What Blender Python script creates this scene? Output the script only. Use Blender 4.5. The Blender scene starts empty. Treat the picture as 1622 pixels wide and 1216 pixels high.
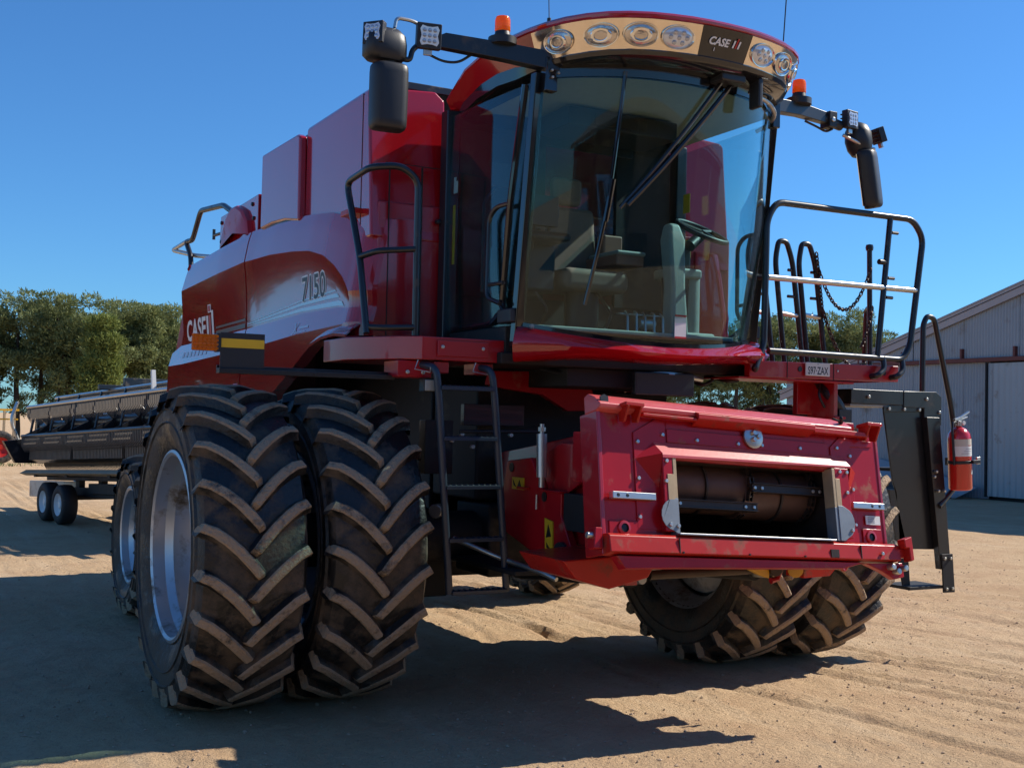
import bpy, bmesh, math, random
import numpy as np
from mathutils import Vector, Matrix, Euler
random.seed(7)
rng = np.random.default_rng(11)
PI = math.pi
R = math.radians
S = bpy.context.scene
COL = S.collection

# ------------------------------------------------------------------ camera
cam = bpy.data.cameras.new('camera')
cam.sensor_width = 36.0
cam.lens = 41.457
cam.clip_start = 0.1
cam.clip_end = 5000
camo = bpy.data.objects.new('camera', cam)
COL.objects.link(camo)
TH, PIT, ROL = 0.4916, 0.0328, 0.0230
d0 = Vector((math.sin(TH), math.cos(TH), 0)); r0 = Vector((math.cos(TH), -math.sin(TH), 0)); u0 = Vector((0, 0, 1))
dd = d0 * math.cos(PIT) + u0 * math.sin(PIT); uu = u0 * math.cos(PIT) - d0 * math.sin(PIT)
rr = r0 * math.cos(ROL) + uu * math.sin(ROL); u2 = uu * math.cos(ROL) - r0 * math.sin(ROL)
M = Matrix((rr, u2, -dd)).transposed().to_4x4()
M.translation = Vector((-4.3153, -7.1906, 1.7428))
camo.matrix_world = M
S.camera = camo

# ------------------------------------------------------------------ world and sun
SUN_EL = R(41)
SUN_AZ = R(97)            # clockwise from +Y: sun over the machine's far (+X) side, a touch in front
world = bpy.data.worlds.new('World'); S.world = world
world.use_nodes = True
wn = world.node_tree.nodes; wl = world.node_tree.links
bg = wn['Background']
sky = wn.new('ShaderNodeTexSky'); sky.sky_type = 'NISHITA'
sky.sun_disc = False
sky.sun_elevation = SUN_EL
sky.sun_rotation = SUN_AZ
sky.altitude = 100; sky.air_density = 1.0; sky.dust_density = 0.25; sky.ozone_density = 2.0
tint = wn.new('ShaderNodeMix'); tint.data_type = 'RGBA'; tint.blend_type = 'MULTIPLY'; tint.inputs[0].default_value = 1.0
tint.inputs[7].default_value = (0.57, 1.17, 1.80, 1)      # the deep clean blue of this sky
wl.new(sky.outputs[0], tint.inputs[6]); wl.new(tint.outputs[2], bg.inputs[0])
bg.inputs[1].default_value = 0.061
sun = bpy.data.lights.new('sun', 'SUN'); sun.energy = 5.0; sun.angle = R(0.5); sun.color = (1.0, 0.93, 0.82)
so = bpy.data.objects.new('sun', sun); COL.objects.link(so)
sdir = Vector((math.sin(SUN_AZ) * math.cos(SUN_EL), math.cos(SUN_AZ) * math.cos(SUN_EL), math.sin(SUN_EL)))
so.rotation_euler = sdir.to_track_quat('Z', 'Y').to_euler()
S.view_settings.view_transform = 'Standard'; S.view_settings.look = 'None'
S.view_settings.exposure = 0.42; S.view_settings.gamma = 1.0; S.view_settings.use_curve_mapping = False
S.cycles.use_denoising = True
S.cycles.max_bounces = 8; S.cycles.transparent_max_bounces = 16

# ------------------------------------------------------------------ materials
def new_mat(name):
    m = bpy.data.materials.new(name); m.use_nodes = True
    return m, m.node_tree.nodes, m.node_tree.links, m.node_tree.nodes['Principled BSDF']
def P(name, col, rough=0.5, metal=0.0, var=0.0, scale=8.0, bump=0.0, bscale=60.0, coat=0.0, dirt=None, dirt_amt=0.0, dirt_scale=3.0, spec=0.5, emit=None, rvar=0.0, zdirt=None):
    """principled material with mottled colour, fine relief and optional dirt patches in object space"""
    m, n, l, b = new_mat(name)
    tc = n.new('ShaderNodeTexCoord')
    b.inputs['Roughness'].default_value = rough; b.inputs['Metallic'].default_value = metal
    b.inputs['Coat Weight'].default_value = coat; b.inputs['Coat Roughness'].default_value = 0.03
    b.inputs['Specular IOR Level'].default_value = spec
    out = None
    if var > 0:
        no = n.new('ShaderNodeTexNoise'); no.inputs['Scale'].default_value = scale; no.inputs['Detail'].default_value = 6
        l.new(tc.outputs['Object'], no.inputs['Vector'])
        mx = n.new('ShaderNodeMix'); mx.data_type = 'RGBA'
        mx.inputs[6].default_value = (*[c * (1 - var) for c in col], 1); mx.inputs[7].default_value = (*[min(1, c * (1 + var)) for c in col], 1)
        l.new(no.outputs['Fac'], mx.inputs[0]); out = mx.outputs[2]
        if rvar > 0:
            mr = n.new('ShaderNodeMapRange'); mr.inputs[1].default_value = 0.3; mr.inputs[2].default_value = 0.7
            mr.inputs[3].default_value = max(0, rough - rvar); mr.inputs[4].default_value = rough + rvar
            l.new(no.outputs['Fac'], mr.inputs[0]); l.new(mr.outputs[0], b.inputs['Roughness'])
    if dirt is not None:
        nd = n.new('ShaderNodeTexNoise'); nd.inputs['Scale'].default_value = dirt_scale; nd.inputs['Detail'].default_value = 9; nd.inputs['Roughness'].default_value = 0.65
        l.new(tc.outputs['Object'], nd.inputs['Vector'])
        cr = n.new('ShaderNodeMapRange'); cr.inputs[1].default_value = 0.62 - dirt_amt * 0.4; cr.inputs[2].default_value = 0.74 - dirt_amt * 0.3
        l.new(nd.outputs['Fac'], cr.inputs[0])
        mx2 = n.new('ShaderNodeMix'); mx2.data_type = 'RGBA'
        mx2.inputs[6].default_value = (*col, 1); mx2.inputs[7].default_value = (*dirt, 1)
        if out: l.new(out, mx2.inputs[6])
        l.new(cr.outputs[0], mx2.inputs[0]); out = mx2.outputs[2]
        if coat > 0 or rough < 0.5:
            mr = n.new('ShaderNodeMapRange'); mr.inputs[3].default_value = rough; mr.inputs[4].default_value = 0.85
            l.new(cr.outputs[0], mr.inputs[0]); l.new(mr.outputs[0], b.inputs['Roughness'])
            mc = n.new('ShaderNodeMapRange'); mc.inputs[3].default_value = coat; mc.inputs[4].default_value = 0.0
            l.new(cr.outputs[0], mc.inputs[0]); l.new(mc.outputs[0], b.inputs['Coat Weight'])
    if out: l.new(out, b.inputs['Base Color'])
    else: b.inputs['Base Color'].default_value = (*col, 1)
    if bump > 0:
        nb = n.new('ShaderNodeTexNoise'); nb.inputs['Scale'].default_value = bscale; nb.inputs['Detail'].default_value = 5
        l.new(tc.outputs['Object'], nb.inputs['Vector'])
        bp = n.new('ShaderNodeBump'); bp.inputs['Strength'].default_value = bump; bp.inputs['Distance'].default_value = 0.02
        l.new(nb.outputs['Fac'], bp.inputs['Height']); l.new(bp.outputs[0], b.inputs['Normal'])
    if emit: b.inputs['Emission Color'].default_value = (*emit[0], 1); b.inputs['Emission Strength'].default_value = emit[1]
    return m

DUST = (0.26, 0.185, 0.12)
RED = (0.34, 0.006, 0.011)
m_red = P('red_paint', RED, 0.30, 0, 0.08, 2.0, 0.012, 6.0, coat=0.55, dirt=(0.36, 0.13, 0.09), dirt_amt=0.12, dirt_scale=2.2)
m_redclean = P('red_panel_paint', RED, 0.13, 0, 0.05, 1.5, coat=0.8)
m_redworn = P('worn_red_paint', (0.36, 0.007, 0.013), 0.30, 0, 0.15, 5.0, 0.02, 40, coat=0.12, spec=0.3, dirt=(0.30, 0.10, 0.07), dirt_amt=0.10, dirt_scale=6.0)
m_redorange = P('orange_red_paint_and_bounce', (0.40, 0.014, 0.008), 0.36, 0, 0.12, 6.0, 0.02, 40, coat=0.08, spec=0.3, dirt=(0.16, 0.06, 0.04), dirt_amt=0.16, dirt_scale=8.0)  # orange cast paints ground bounce on the face lip, sunlight on a wedge
m_black = P('black_paint', (0.012, 0.013, 0.016), 0.33, 0, 0.2, 4, 0.01, 30, coat=0.15, dirt=(0.09, 0.075, 0.06), dirt_amt=0.1, dirt_scale=4.0)
m_blackp = P('black_plastic', (0.016, 0.017, 0.02), 0.45, 0, 0.15, 20, 0.04, 200)
m_dark = P('dark_chassis', (0.010, 0.010, 0.011), 0.7, 0, 0.3, 4, 0.05, 20, dirt=(0.06, 0.048, 0.036), dirt_amt=0.15)
m_glossblack = P('gloss_black', (0.008, 0.008, 0.010), 0.12, 0, coat=0.5)
m_rim = P('silver_rim', (0.50, 0.51, 0.53), 0.38, 0.75, 0.12, 3, 0.01, 40, dirt=(0.20, 0.15, 0.10), dirt_amt=0.18, dirt_scale=4)
m_steel = P('bare_steel', (0.52, 0.52, 0.50), 0.34, 0.9, 0.15, 12, 0.02, 60)
m_zinc = P('zinc_bolt', (0.55, 0.53, 0.48), 0.35, 0.85)
m_tan = P('scuffed_tan_metal', (0.42, 0.31, 0.19), 0.55, 0.35, 0.25, 14, 0.03, 60)
m_bluegrey = P('polished_grey_metal', (0.22, 0.25, 0.28), 0.5, 0.5, 0.25, 10, 0.03, 60)
m_rust = P('rusty_drum', (0.13, 0.062, 0.040), 0.55, 0.4, 0.5, 9, 0.05, 50)
m_rustdark = P('dark_oily_steel', (0.055, 0.036, 0.028), 0.45, 0.5, 0.4, 12, 0.05, 60)
m_chrome = P('chrome_reflector', (0.80, 0.79, 0.77), 0.16, 1.0, 0.04, 8)
m_panel = P('warmed_silver_lamp_panel', (0.82, 0.71, 0.57), 0.13, 0.92, 0.05, 5)  # silver warmed in colour towards the tan ground it mirrors
m_redsunlit = P('sunlit_red_paint', (0.54, 0.085, 0.085), 0.32, 0, 0.12, 6.0, 0.02, 40, coat=0.15)  # paler red paints the sun's sheen onto hood and coupler rail
m_ladder = P('sky_tinted_black_paint', (0.022, 0.032, 0.050), 0.42, 0, 0.25, 6, 0.02, 40, coat=0.1)  # blue cast paints sky reflection into the black so the steps show
m_lens = P('tan_reflection_lens', (0.58, 0.52, 0.45), 0.06, 0.75, 0.25, 14, 0.25, 40, coat=1.0)  # tan colour paints the ground's reflection into the lens
m_led = P('led_lens', (0.62, 0.66, 0.70), 0.10, 0.3, 0.1, 40, coat=1.0)
m_leddot = P('led_dot', (0.42, 0.45, 0.50), 0.15, 0.5, coat=1.0)
m_yellow = P('yellow_sticker', (0.62, 0.40, 0.02), 0.4, 0, 0.1, 20)
m_yellowp = P('yellow_paint', (0.60, 0.32, 0.01), 0.4, 0, 0.15, 8, coat=0.2)
m_white = P('white_vinyl', (0.72, 0.72, 0.70), 0.4, 0, 0.06, 20)
m_greylab = P('grey_print', (0.35, 0.35, 0.36), 0.5)
m_ink = P('black_ink', (0.012, 0.012, 0.014), 0.4)
m_redink = P('red_ink', (0.45, 0.02, 0.02), 0.4)
m_silver = P('silver_decal', (0.50, 0.55, 0.58), 0.28, 0.5, 0.05, 10, coat=0.4)
m_bluedec = P('pale_blue_decal', (0.42, 0.52, 0.66), 0.35)
m_ext = P('fire_red_enamel', (0.55, 0.012, 0.010), 0.22, 0, 0.04, 6, coat=0.6)
m_seat = P('grey_upholstery', (0.20, 0.13, 0.105), 0.8, 0, 0.2, 30, 0.1, 200)
m_brown = P('brown_leather', (0.30, 0.12, 0.075), 0.5, 0, 0.15, 20)
m_pale = P('pale_grey_trim', (0.30, 0.31, 0.29), 0.55, 0, 0.08, 20, 0.04, 150)
m_head = P('beige_headliner', (0.30, 0.27, 0.21), 0.8, 0, 0.1, 20)
m_cream = P('cream_board', (0.55, 0.50, 0.42), 0.6, 0, 0.1, 6, dirt=(0.3, 0.22, 0.15), dirt_amt=0.2)
m_plate = P('plate_white', (0.62, 0.60, 0.54), 0.45, 0, 0.06, 20)
m_tape = P('hazard_yellow', (0.72, 0.44, 0.02), 0.35, 0, 0.06, 40, 0.03, 300)

def amber_mat(name, col, e):
    m, n, l, b = new_mat(name)
    b.inputs['Base Color'].default_value = (*col, 1); b.inputs['Roughness'].default_value = 0.12
    b.inputs['Subsurface Weight'].default_value = 0.6; b.inputs['Subsurface Radius'].default_value = (0.05, 0.02, 0.005)
    b.inputs['Coat Weight'].default_value = 0.6
    tc = n.new('ShaderNodeTexCoord'); w = n.new('ShaderNodeTexWave'); w.inputs['Scale'].default_value = 18; w.bands_direction = 'Z'
    l.new(tc.outputs['Object'], w.inputs['Vector'])
    bp = n.new('ShaderNodeBump'); bp.inputs['Strength'].default_value = 0.12; bp.inputs['Distance'].default_value = 0.01
    l.new(w.outputs['Fac'], bp.inputs['Height']); l.new(bp.outputs[0], b.inputs['Normal'])
    tr = n.new('ShaderNodeBsdfTranslucent'); tr.inputs[0].default_value = (*col, 1)
    ms = n.new('ShaderNodeMixShader'); ms.inputs[0].default_value = 0.55
    l.new(b.outputs[0], ms.inputs[1]); l.new(tr.outputs[0], ms.inputs[2]); l.new(ms.outputs[0], n['Material Output'].inputs[0])
    return m
m_beacon = amber_mat('amber_beacon_plastic', (1.0, 0.26, 0.008), 0)
m_amber = amber_mat('amber_lamp_lens', (1.0, 0.30, 0.008), 0)

def glass_mat(name, tint, rough=0.0, f0=0.022):
    m = bpy.data.materials.new(name); m.use_nodes = True
    n = m.node_tree.nodes; l = m.node_tree.links; n.clear()
    o = n.new('ShaderNodeOutputMaterial'); t = n.new('ShaderNodeBsdfTransparent'); t.inputs[0].default_value = (*tint, 1)
    g = n.new('ShaderNodeBsdfGlossy'); g.inputs['Roughness'].default_value = rough; g.inputs[0].default_value = (0.92, 0.96, 0.95, 1)
    lw = n.new('ShaderNodeLayerWeight'); lw.inputs['Blend'].default_value = 0.5
    pw = n.new('ShaderNodeMath'); pw.operation = 'POWER'; pw.inputs[1].default_value = 4.2
    ma = n.new('ShaderNodeMath'); ma.operation = 'MULTIPLY_ADD'; ma.inputs[1].default_value = 0.90; ma.inputs[2].default_value = f0
    l.new(lw.outputs['Facing'], pw.inputs[0]); l.new(pw.outputs[0], ma.inputs[0])
    mx = n.new('ShaderNodeMixShader')
    # a film of dust with runs in it
    tc = n.new('ShaderNodeTexCoord'); mp = n.new('ShaderNodeMapping'); mp.inputs['Scale'].default_value = (1, 1, 0.12)
    nz = n.new('ShaderNodeTexNoise'); nz.inputs['Scale'].default_value = 22; nz.inputs['Detail'].default_value = 7; nz.inputs['Roughness'].default_value = 0.65
    l.new(tc.outputs['Object'], mp.inputs[0]); l.new(mp.outputs[0], nz.inputs['Vector'])
    mr = n.new('ShaderNodeMapRange'); mr.inputs[1].default_value = 0.42; mr.inputs[2].default_value = 0.75; mr.inputs[3].default_value = 0.0; mr.inputs[4].default_value = 0.022
    l.new(nz.outputs['Fac'], mr.inputs[0])
    df = n.new('ShaderNodeBsdfDiffuse'); df.inputs[0].default_value = (0.32, 0.25, 0.18, 1)
    m2 = n.new('ShaderNodeMixShader'); l.new(mr.outputs[0], m2.inputs[0]); l.new(t.outputs[0], m2.inputs[1]); l.new(df.outputs[0], m2.inputs[2])
    l.new(ma.outputs[0], mx.inputs[0]); l.new(m2.outputs[0], mx.inputs[1]); l.new(g.outputs[0], mx.inputs[2]); l.new(mx.outputs[0], o.inputs[0])
    return m
m_glass = glass_mat('tinted_windscreen_glass', (0.74, 0.88, 0.87))
m_sglass = glass_mat('tinted_side_glass', (0.76, 0.90, 0.92))

def rubber_mat(name, lug):
    m, n, l, b = new_mat(name)
    tc = n.new('ShaderNodeTexCoord')
    n1 = n.new('ShaderNodeTexNoise'); n1.inputs['Scale'].default_value = 4.5 if not lug else 9; n1.inputs['Detail'].default_value = 10; n1.inputs['Roughness'].default_value = 0.7
    l.new(tc.outputs['Object'], n1.inputs['Vector'])
    mr = n.new('ShaderNodeMapRange')
    mr.inputs[1].default_value = 0.30 if lug else 0.46; mr.inputs[2].default_value = 0.46 if lug else 0.60
    l.new(n1.outputs['Fac'], mr.inputs[0])
    mx = n.new('ShaderNodeMix'); mx.data_type = 'RGBA'
    mx.inputs[6].default_value = (0.010, 0.0095, 0.0095, 1); mx.inputs[7].default_value = (0.34, 0.245, 0.16, 1) if lug else (0.10, 0.074, 0.052, 1)
    l.new(mr.outputs[0], mx.inputs[0]); l.new(mx.outputs[2], b.inputs['Base Color'])
    r2 = n.new('ShaderNodeMapRange'); r2.inputs[3].default_value = 0.42; r2.inputs[4].default_value = 0.95
    l.new(mr.outputs[0], r2.inputs[0]); l.new(r2.outputs[0], b.inputs['Roughness'])
    n2 = n.new('ShaderNodeTexNoise'); n2.inputs['Scale'].default_value = 45; n2.inputs['Detail'].default_value = 6
    l.new(tc.outputs['Object'], n2.inputs['Vector'])
    bp = n.new('ShaderNodeBump'); bp.inputs['Strength'].default_value = 0.8 if lug else 0.3; bp.inputs['Distance'].default_value = 0.025
    l.new(n2.outputs['Fac'], bp.inputs['Height']); l.new(bp.outputs[0], b.inputs['Normal'])
    return m
m_tyre = rubber_mat('black_tyre_rubber', False)
m_lug = rubber_mat('dusty_lug_rubber', True)

def ground_mat():
    m, n, l, b = new_mat('dry_dirt')
    tc = n.new('ShaderNodeTexCoord')
    def noise(sc, det=8, ro=0.6, vec=None):
        x = n.new('ShaderNodeTexNoise'); x.inputs['Scale'].default_value = sc; x.inputs['Detail'].default_value = det; x.inputs['Roughness'].default_value = ro
        l.new(vec or tc.outputs['Object'], x.inputs['Vector']); return x
    def mixc(f, a, c):
        x = n.new('ShaderNodeMix'); x.data_type = 'RGBA'
        for s, v in ((0, f), (6, a), (7, c)):
            if isinstance(v, tuple): x.inputs[s].default_value = (*v, 1)
            elif isinstance(v, float): x.inputs[s].default_value = v
            else: l.new(v, x.inputs[s])
        return x.outputs[2]
    def rng_(o, a, c, lo=0.0, hi=1.0):
        x = n.new('ShaderNodeMapRange'); x.inputs[1].default_value = a; x.inputs[2].default_value = c; x.inputs[3].default_value = lo; x.inputs[4].default_value = hi
        l.new(o, x.inputs[0]); return x.outputs[0]
    big = noise(0.35, 5); mid = noise(2.2, 8); fine = noise(30, 6, 0.7); spk = noise(90, 3, 0.6)
    c = mixc(rng_(big.outputs['Fac'], 0.35, 0.65), (0.50, 0.338, 0.192), (0.58, 0.414, 0.252))
    c = mixc(rng_(mid.outputs['Fac'], 0.45, 0.70, 0, 0.6), c, (0.44, 0.275, 0.158))
    mp = n.new('ShaderNodeMapping'); mp.inputs['Scale'].default_value = (1.0, 0.16, 1.0); mp.inputs['Rotation'].default_value = (0, 0, 0.16)
    l.new(tc.outputs['Object'], mp.inputs[0])
    strk = noise(3.2, 7, 0.6, mp.outputs[0])
    c = mixc(rng_(strk.outputs['Fac'], 0.52, 0.70, 0, 0.55), c, (0.60, 0.455, 0.30))
    c = mixc(rng_(fine.outputs['Fac'], 0.50, 0.72, 0, 0.5), c, (0.36, 0.24, 0.15))
    c = mixc(rng_(spk.outputs['Fac'], 0.60, 0.70, 0, 0.6), c, (0.25, 0.175, 0.12))
    l.new(c, b.inputs['Base Color']); b.inputs['Roughness'].default_value = 0.95; b.inputs['Specular IOR Level'].default_value = 0.15
    ad = n.new('ShaderNodeMath'); ad.operation = 'MULTIPLY_ADD'; ad.inputs[1].default_value = 0.55
    l.new(fine.outputs['Fac'], ad.inputs[0]); l.new(mid.outputs['Fac'], ad.inputs[2])
    bp = n.new('ShaderNodeBump'); bp.inputs['Strength'].default_value = 1.0; bp.inputs['Distance'].default_value = 0.05
    l.new(ad.outputs[0], bp.inputs['Height'])
    bp2 = n.new('ShaderNodeBump'); bp2.inputs['Strength'].default_value = 0.8; bp2.inputs['Distance'].default_value = 0.010
    l.new(spk.outputs['Fac'], bp2.inputs['Height']); l.new(bp.outputs[0], bp2.inputs['Normal']); l.new(bp2.outputs[0], b.inputs['Normal'])
    return m
m_ground = ground_mat()
m_peb = P('dusty_pebble', (0.40, 0.285, 0.19), 0.9, 0, 0.4, 3)
m_iron = P('weathered_galvanised_iron', (0.33, 0.335, 0.345), 0.55, 0.25, 0.14, 1.3, 0.015, 20, dirt=(0.24, 0.19, 0.15), dirt_amt=0.1, dirt_scale=1.0)
m_irondoor = P('dull_galvanised_door_iron', (0.36, 0.365, 0.37), 0.5, 0.3, 0.1, 1.5, 0.015, 20, dirt=(0.24, 0.2, 0.16), dirt_amt=0.1)
m_girt = P('red_oxide_steel', (0.15, 0.035, 0.025), 0.6, 0, 0.2, 5)
m_flash = P('pinkish_flashing', (0.40, 0.33, 0.31), 0.5, 0.2, 0.1, 2)
m_junk = P('dark_scrap', (0.055, 0.055, 0.06), 0.6, 0.2, 0.4, 3)
def leaf_mat(name, c1, c2):
    m, n, l, b = new_mat(name)
    g = n.new('ShaderNodeNewGeometry'); tc = n.new('ShaderNodeTexCoord')
    no = n.new('ShaderNodeTexNoise'); no.inputs['Scale'].default_value = 0.9; no.inputs['Detail'].default_value = 3
    l.new(tc.outputs['Object'], no.inputs['Vector'])
    ad = n.new('ShaderNodeMath'); ad.operation = 'MULTIPLY_ADD'; ad.inputs[1].default_value = 0.4
    l.new(g.outputs['Random Per Island'], ad.inputs[0]); l.new(no.outputs['Fac'], ad.inputs[2])
    mr = n.new('ShaderNodeMapRange'); mr.inputs[1].default_value = 0.4; mr.inputs[2].default_value = 1.0
    l.new(ad.outputs[0], mr.inputs[0])
    mx = n.new('ShaderNodeMix'); mx.data_type = 'RGBA'; mx.inputs[6].default_value = (*c1, 1); mx.inputs[7].default_value = (*c2, 1)
    l.new(mr.outputs[0], mx.inputs[0]); l.new(mx.outputs[2], b.inputs['Base Color'])
    b.inputs['Roughness'].default_value = 0.65; b.inputs['Specular IOR Level'].default_value = 0.25
    tr = n.new('ShaderNodeBsdfTranslucent'); l.new(mx.outputs[2], tr.inputs[0])
    ms = n.new('ShaderNodeMixShader'); ms.inputs[0].default_value = 0.28
    o = n['Material Output']; l.new(b.outputs[0], ms.inputs[1]); l.new(tr.outputs[0], ms.inputs[2]); l.new(ms.outputs[0], o.inputs[0])
    return m
m_leaf = [leaf_mat('pine_needles_dark', (0.060, 0.090, 0.036), (0.32, 0.35, 0.14)), leaf_mat('pine_needles_olive', (0.12, 0.15, 0.038), (0.29, 0.33, 0.09)), leaf_mat('pine_needles_darkened_wood', (0.040, 0.060, 0.022), (0.12, 0.14, 0.05))]  # wood needles darkened in colour so the panels mirror a deeper tone
m_bark = P('dark_bark', (0.055, 0.042, 0.034), 0.9, 0, 0.4, 6, 0.3, 20)
m_grass = P('dry_green_grass', (0.10, 0.14, 0.04), 0.8, 0, 0.4, 2)

# ------------------------------------------------------------------ mesh helpers
class MB:
    """collects vertices, faces and material slots for one mesh"""
    def __init__(s): s.v = []; s.f = []; s.m = []; s.mats = []; s.sm = []
    def slot(s, m):
        if m not in s.mats: s.mats.append(m)
        return s.mats.index(m)
    def add(s, vs, fs, m, smooth=False, T=None):
        o = len(s.v); k = s.slot(m)
        for p in vs:
            p = Vector(p)
            s.v.append(tuple(T @ p) if T is not None else tuple(p))
        for f in fs: s.f.append([i + o for i in f]); s.m.append(k); s.sm.append(smooth)
        return s
    def box(s, lo, hi, m, T=None):
        (a, b, c), (x, y, z) = lo, hi
        vs = [(a, b, c), (x, b, c), (x, y, c), (a, y, c), (a, b, z), (x, b, z), (x, y, z), (a, y, z)]
        return s.add(vs, [(3, 2, 1, 0), (4, 5, 6, 7), (0, 1, 5, 4), (1, 2, 6, 5), (2, 3, 7, 6), (3, 0, 4, 7)], m, False, T)
    def prism(s, poly, a, b, m, axis='Y', T=None):
        """polygon in the two other axes, extruded from a to b along axis"""
        def pt(p, h):
            return (h, p[0], p[1]) if axis == 'X' else ((p[0], h, p[1]) if axis == 'Y' else (p[0], p[1], h))
        n = len(poly)
        ar = sum(poly[i][0] * poly[(i + 1) % n][1] - poly[(i + 1) % n][0] * poly[i][1] for i in range(n))
        if (ar < 0) != (axis == 'Y'): poly = poly[::-1]
        if a > b: a, b = b, a
        vs = [pt(p, a) for p in poly] + [pt(p, b) for p in poly]
        fs = [tuple(range(n - 1, -1, -1)), tuple(range(n, 2 * n))] + [(i, (i + 1) % n, n + (i + 1) % n, n + i) for i in range(n)]
        return s.add(vs, fs, m, False, T)
    def loft(s, rings, m, smooth=True, close=True, caps=True, T=None):
        n = len(rings[0]); vs = [p for r in rings for p in r]; fs = []
        for i in range(len(rings) - 1):
            for j in range(n if close else n - 1):
                k = (j + 1) % n
                fs.append((i * n + j, i * n + k, (i + 1) * n + k, (i + 1) * n + j))
        s.add(vs, fs, m, smooth, T)
        if caps and close:
            s.add(rings[0], [tuple(range(n - 1, -1, -1))], m, False, T); s.add(rings[-1], [tuple(range(n))], m, False, T)
        return s
    def cyl(s, p0, p1, r, m, n=12, r1=None, T=None, smooth=True):
        p0, p1 = Vector(p0), Vector(p1); d = (p1 - p0).normalized()
        q = d.to_track_quat('Z', 'Y'); r1 = r if r1 is None else r1
        rings = [[tuple(p + q @ Vector((rad * math.cos(t * 2 * PI / n), rad * math.sin(t * 2 * PI / n), 0))) for t in range(n)] for p, rad in ((p0, r), (p1, r1))]
        return s.loft(rings, m, smooth, True, True, T)
    def tube(s, pts, r, m, n=10, fillet=0.0, closed=False, T=None):
        pts = [Vector(p) for p in pts]
        if fillet > 0: pts = fillet_path(pts, fillet)
        rings = []; prev = None
        N = len(pts)
        for i, p in enumerate(pts):
            a = pts[i - 1] if i > 0 else (pts[-1] if closed else p); b = pts[i + 1] if i < N - 1 else (pts[0] if closed else p)
            d = (b - a).normalized()
            if prev is None:
                up = Vector((0, 0, 1)) if abs(d.z) < 0.9 else Vector((1, 0, 0))
                x = d.cross(up).normalized()
            else:
                x = (prev - d * prev.dot(d)).normalized()
            prev = x; y = d.cross(x)
            rings.append([tuple(p + (x * math.cos(t * 2 * PI / n) + y * math.sin(t * 2 * PI / n)) * r) for t in range(n)])
        if closed: rings.append(rings[0])
        return s.loft(rings, m, True, True, not closed, T)
    def lathe(s, prof, m, n=24, T=None, smooth=True, axis='Z'):
        """profile of (radius, height) spun round an axis"""
        vs = []; fs = []
        for (r, h) in prof:
            for t in range(n):
                a = 2 * PI * t / n; c, q = r * math.cos(a), r * math.sin(a)
                vs.append((c, q, h) if axis == 'Z' else ((h, c, q) if axis == 'X' else (q, h, c)))
        for i in range(len(prof) - 1):
            for j in range(n):
                k = (j + 1) % n; fs.append((i * n + j, i * n + k, (i + 1) * n + k, (i + 1) * n + j))
        return s.add(vs, fs, m, smooth, T)
    def disc(s, c, nrm, r, h, m, n=14, T=None, ry=None):
        q = Vector(nrm).normalized().to_track_quat('Z', 'Y'); c = Vector(c)
        rings = [[tuple(c + q @ Vector((r * k * math.cos(t * 2 * PI / n), (ry or r) * k * math.sin(t * 2 * PI / n), z))) for t in range(n)] for k, z in ((1, 0), (1, h * 0.7), (0.8, h))]
        return s.loft(rings, m, False, True, True, T)
    def grid(s, P_, m, smooth=True, flip=False, T=None):
        nr, nc = len(P_), len(P_[0]); fs = []
        for i in range(nr - 1):
            for j in range(nc - 1):
                q = (i * nc + j, i * nc + j + 1, (i + 1) * nc + j + 1, (i + 1) * nc + j)
                fs.append(q[::-1] if flip else q)
        return s.add([p for r in P_ for p in r], fs, m, smooth, T)
    def mesh(s, name, sharp=40):
        me = bpy.data.meshes.new(name)
        me.from_pydata(s.v, [], s.f)
        for m in s.mats: me.materials.append(m)
        me.polygons.foreach_set('material_index', s.m)
        me.polygons.foreach_set('use_smooth', [True] * len(s.f))
        me.update()
        bm = bmesh.new(); bm.from_mesh(me)
        bmesh.ops.remove_doubles(bm, verts=bm.verts, dist=1e-5)
        bm.to_mesh(me); bm.free()
        me.polygons.foreach_set('use_smooth', [True] * len(me.polygons))
        me.set_sharp_from_angle(angle=R(sharp))
        return me
    def obj(s, name, parent=None, bevel=0.0, sharp=40, seg=2):
        o = bpy.data.objects.new(name, s.mesh(name, sharp)); COL.objects.link(o)
        if parent is not None: o.parent = parent
        if bevel > 0:
            b = o.modifiers.new('bevel', 'BEVEL'); b.width = bevel; b.segments = seg; b.limit_method = 'ANGLE'; b.angle_limit = R(35); b.harden_normals = True
        return o
def fillet_path(pts, rad, k=5):
    out = [pts[0]]
    for i in range(1, len(pts) - 1):
        a, p, b = pts[i - 1], pts[i], pts[i + 1]
        d1 = (a - p); d2 = (b - p); r_ = min(rad, d1.length * 0.45, d2.length * 0.45)
        q0 = p + d1.normalized() * r_; q1 = p + d2.normalized() * r_
        for j in range(k + 1):
            t = j / k; out.append(q0 * (1 - t) ** 2 + p * 2 * t * (1 - t) + q1 * t * t)
    out.append(pts[-1]); return out
def empty(name, loc=(0, 0, 0), rot=(0, 0, 0), parent=None):
    o = bpy.data.objects.new(name, None); COL.objects.link(o); o.location = loc; o.rotation_euler = rot
    o.empty_display_size = 0.1
    if parent is not None: o.parent = parent
    return o
def tag(o, label=None, cat=None, group=None, kind=None):
    if label: o['label'] = label
    if cat: o['category'] = cat
    if group: o['group'] = group
    if kind: o['kind'] = kind
    return o
def copy_tree(o, parent=None):
    c = o.copy(); COL.objects.link(c)
    if parent is not None: c.parent = parent
    for ch in list(o.children): copy_tree(ch, c)
    return c
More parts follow.
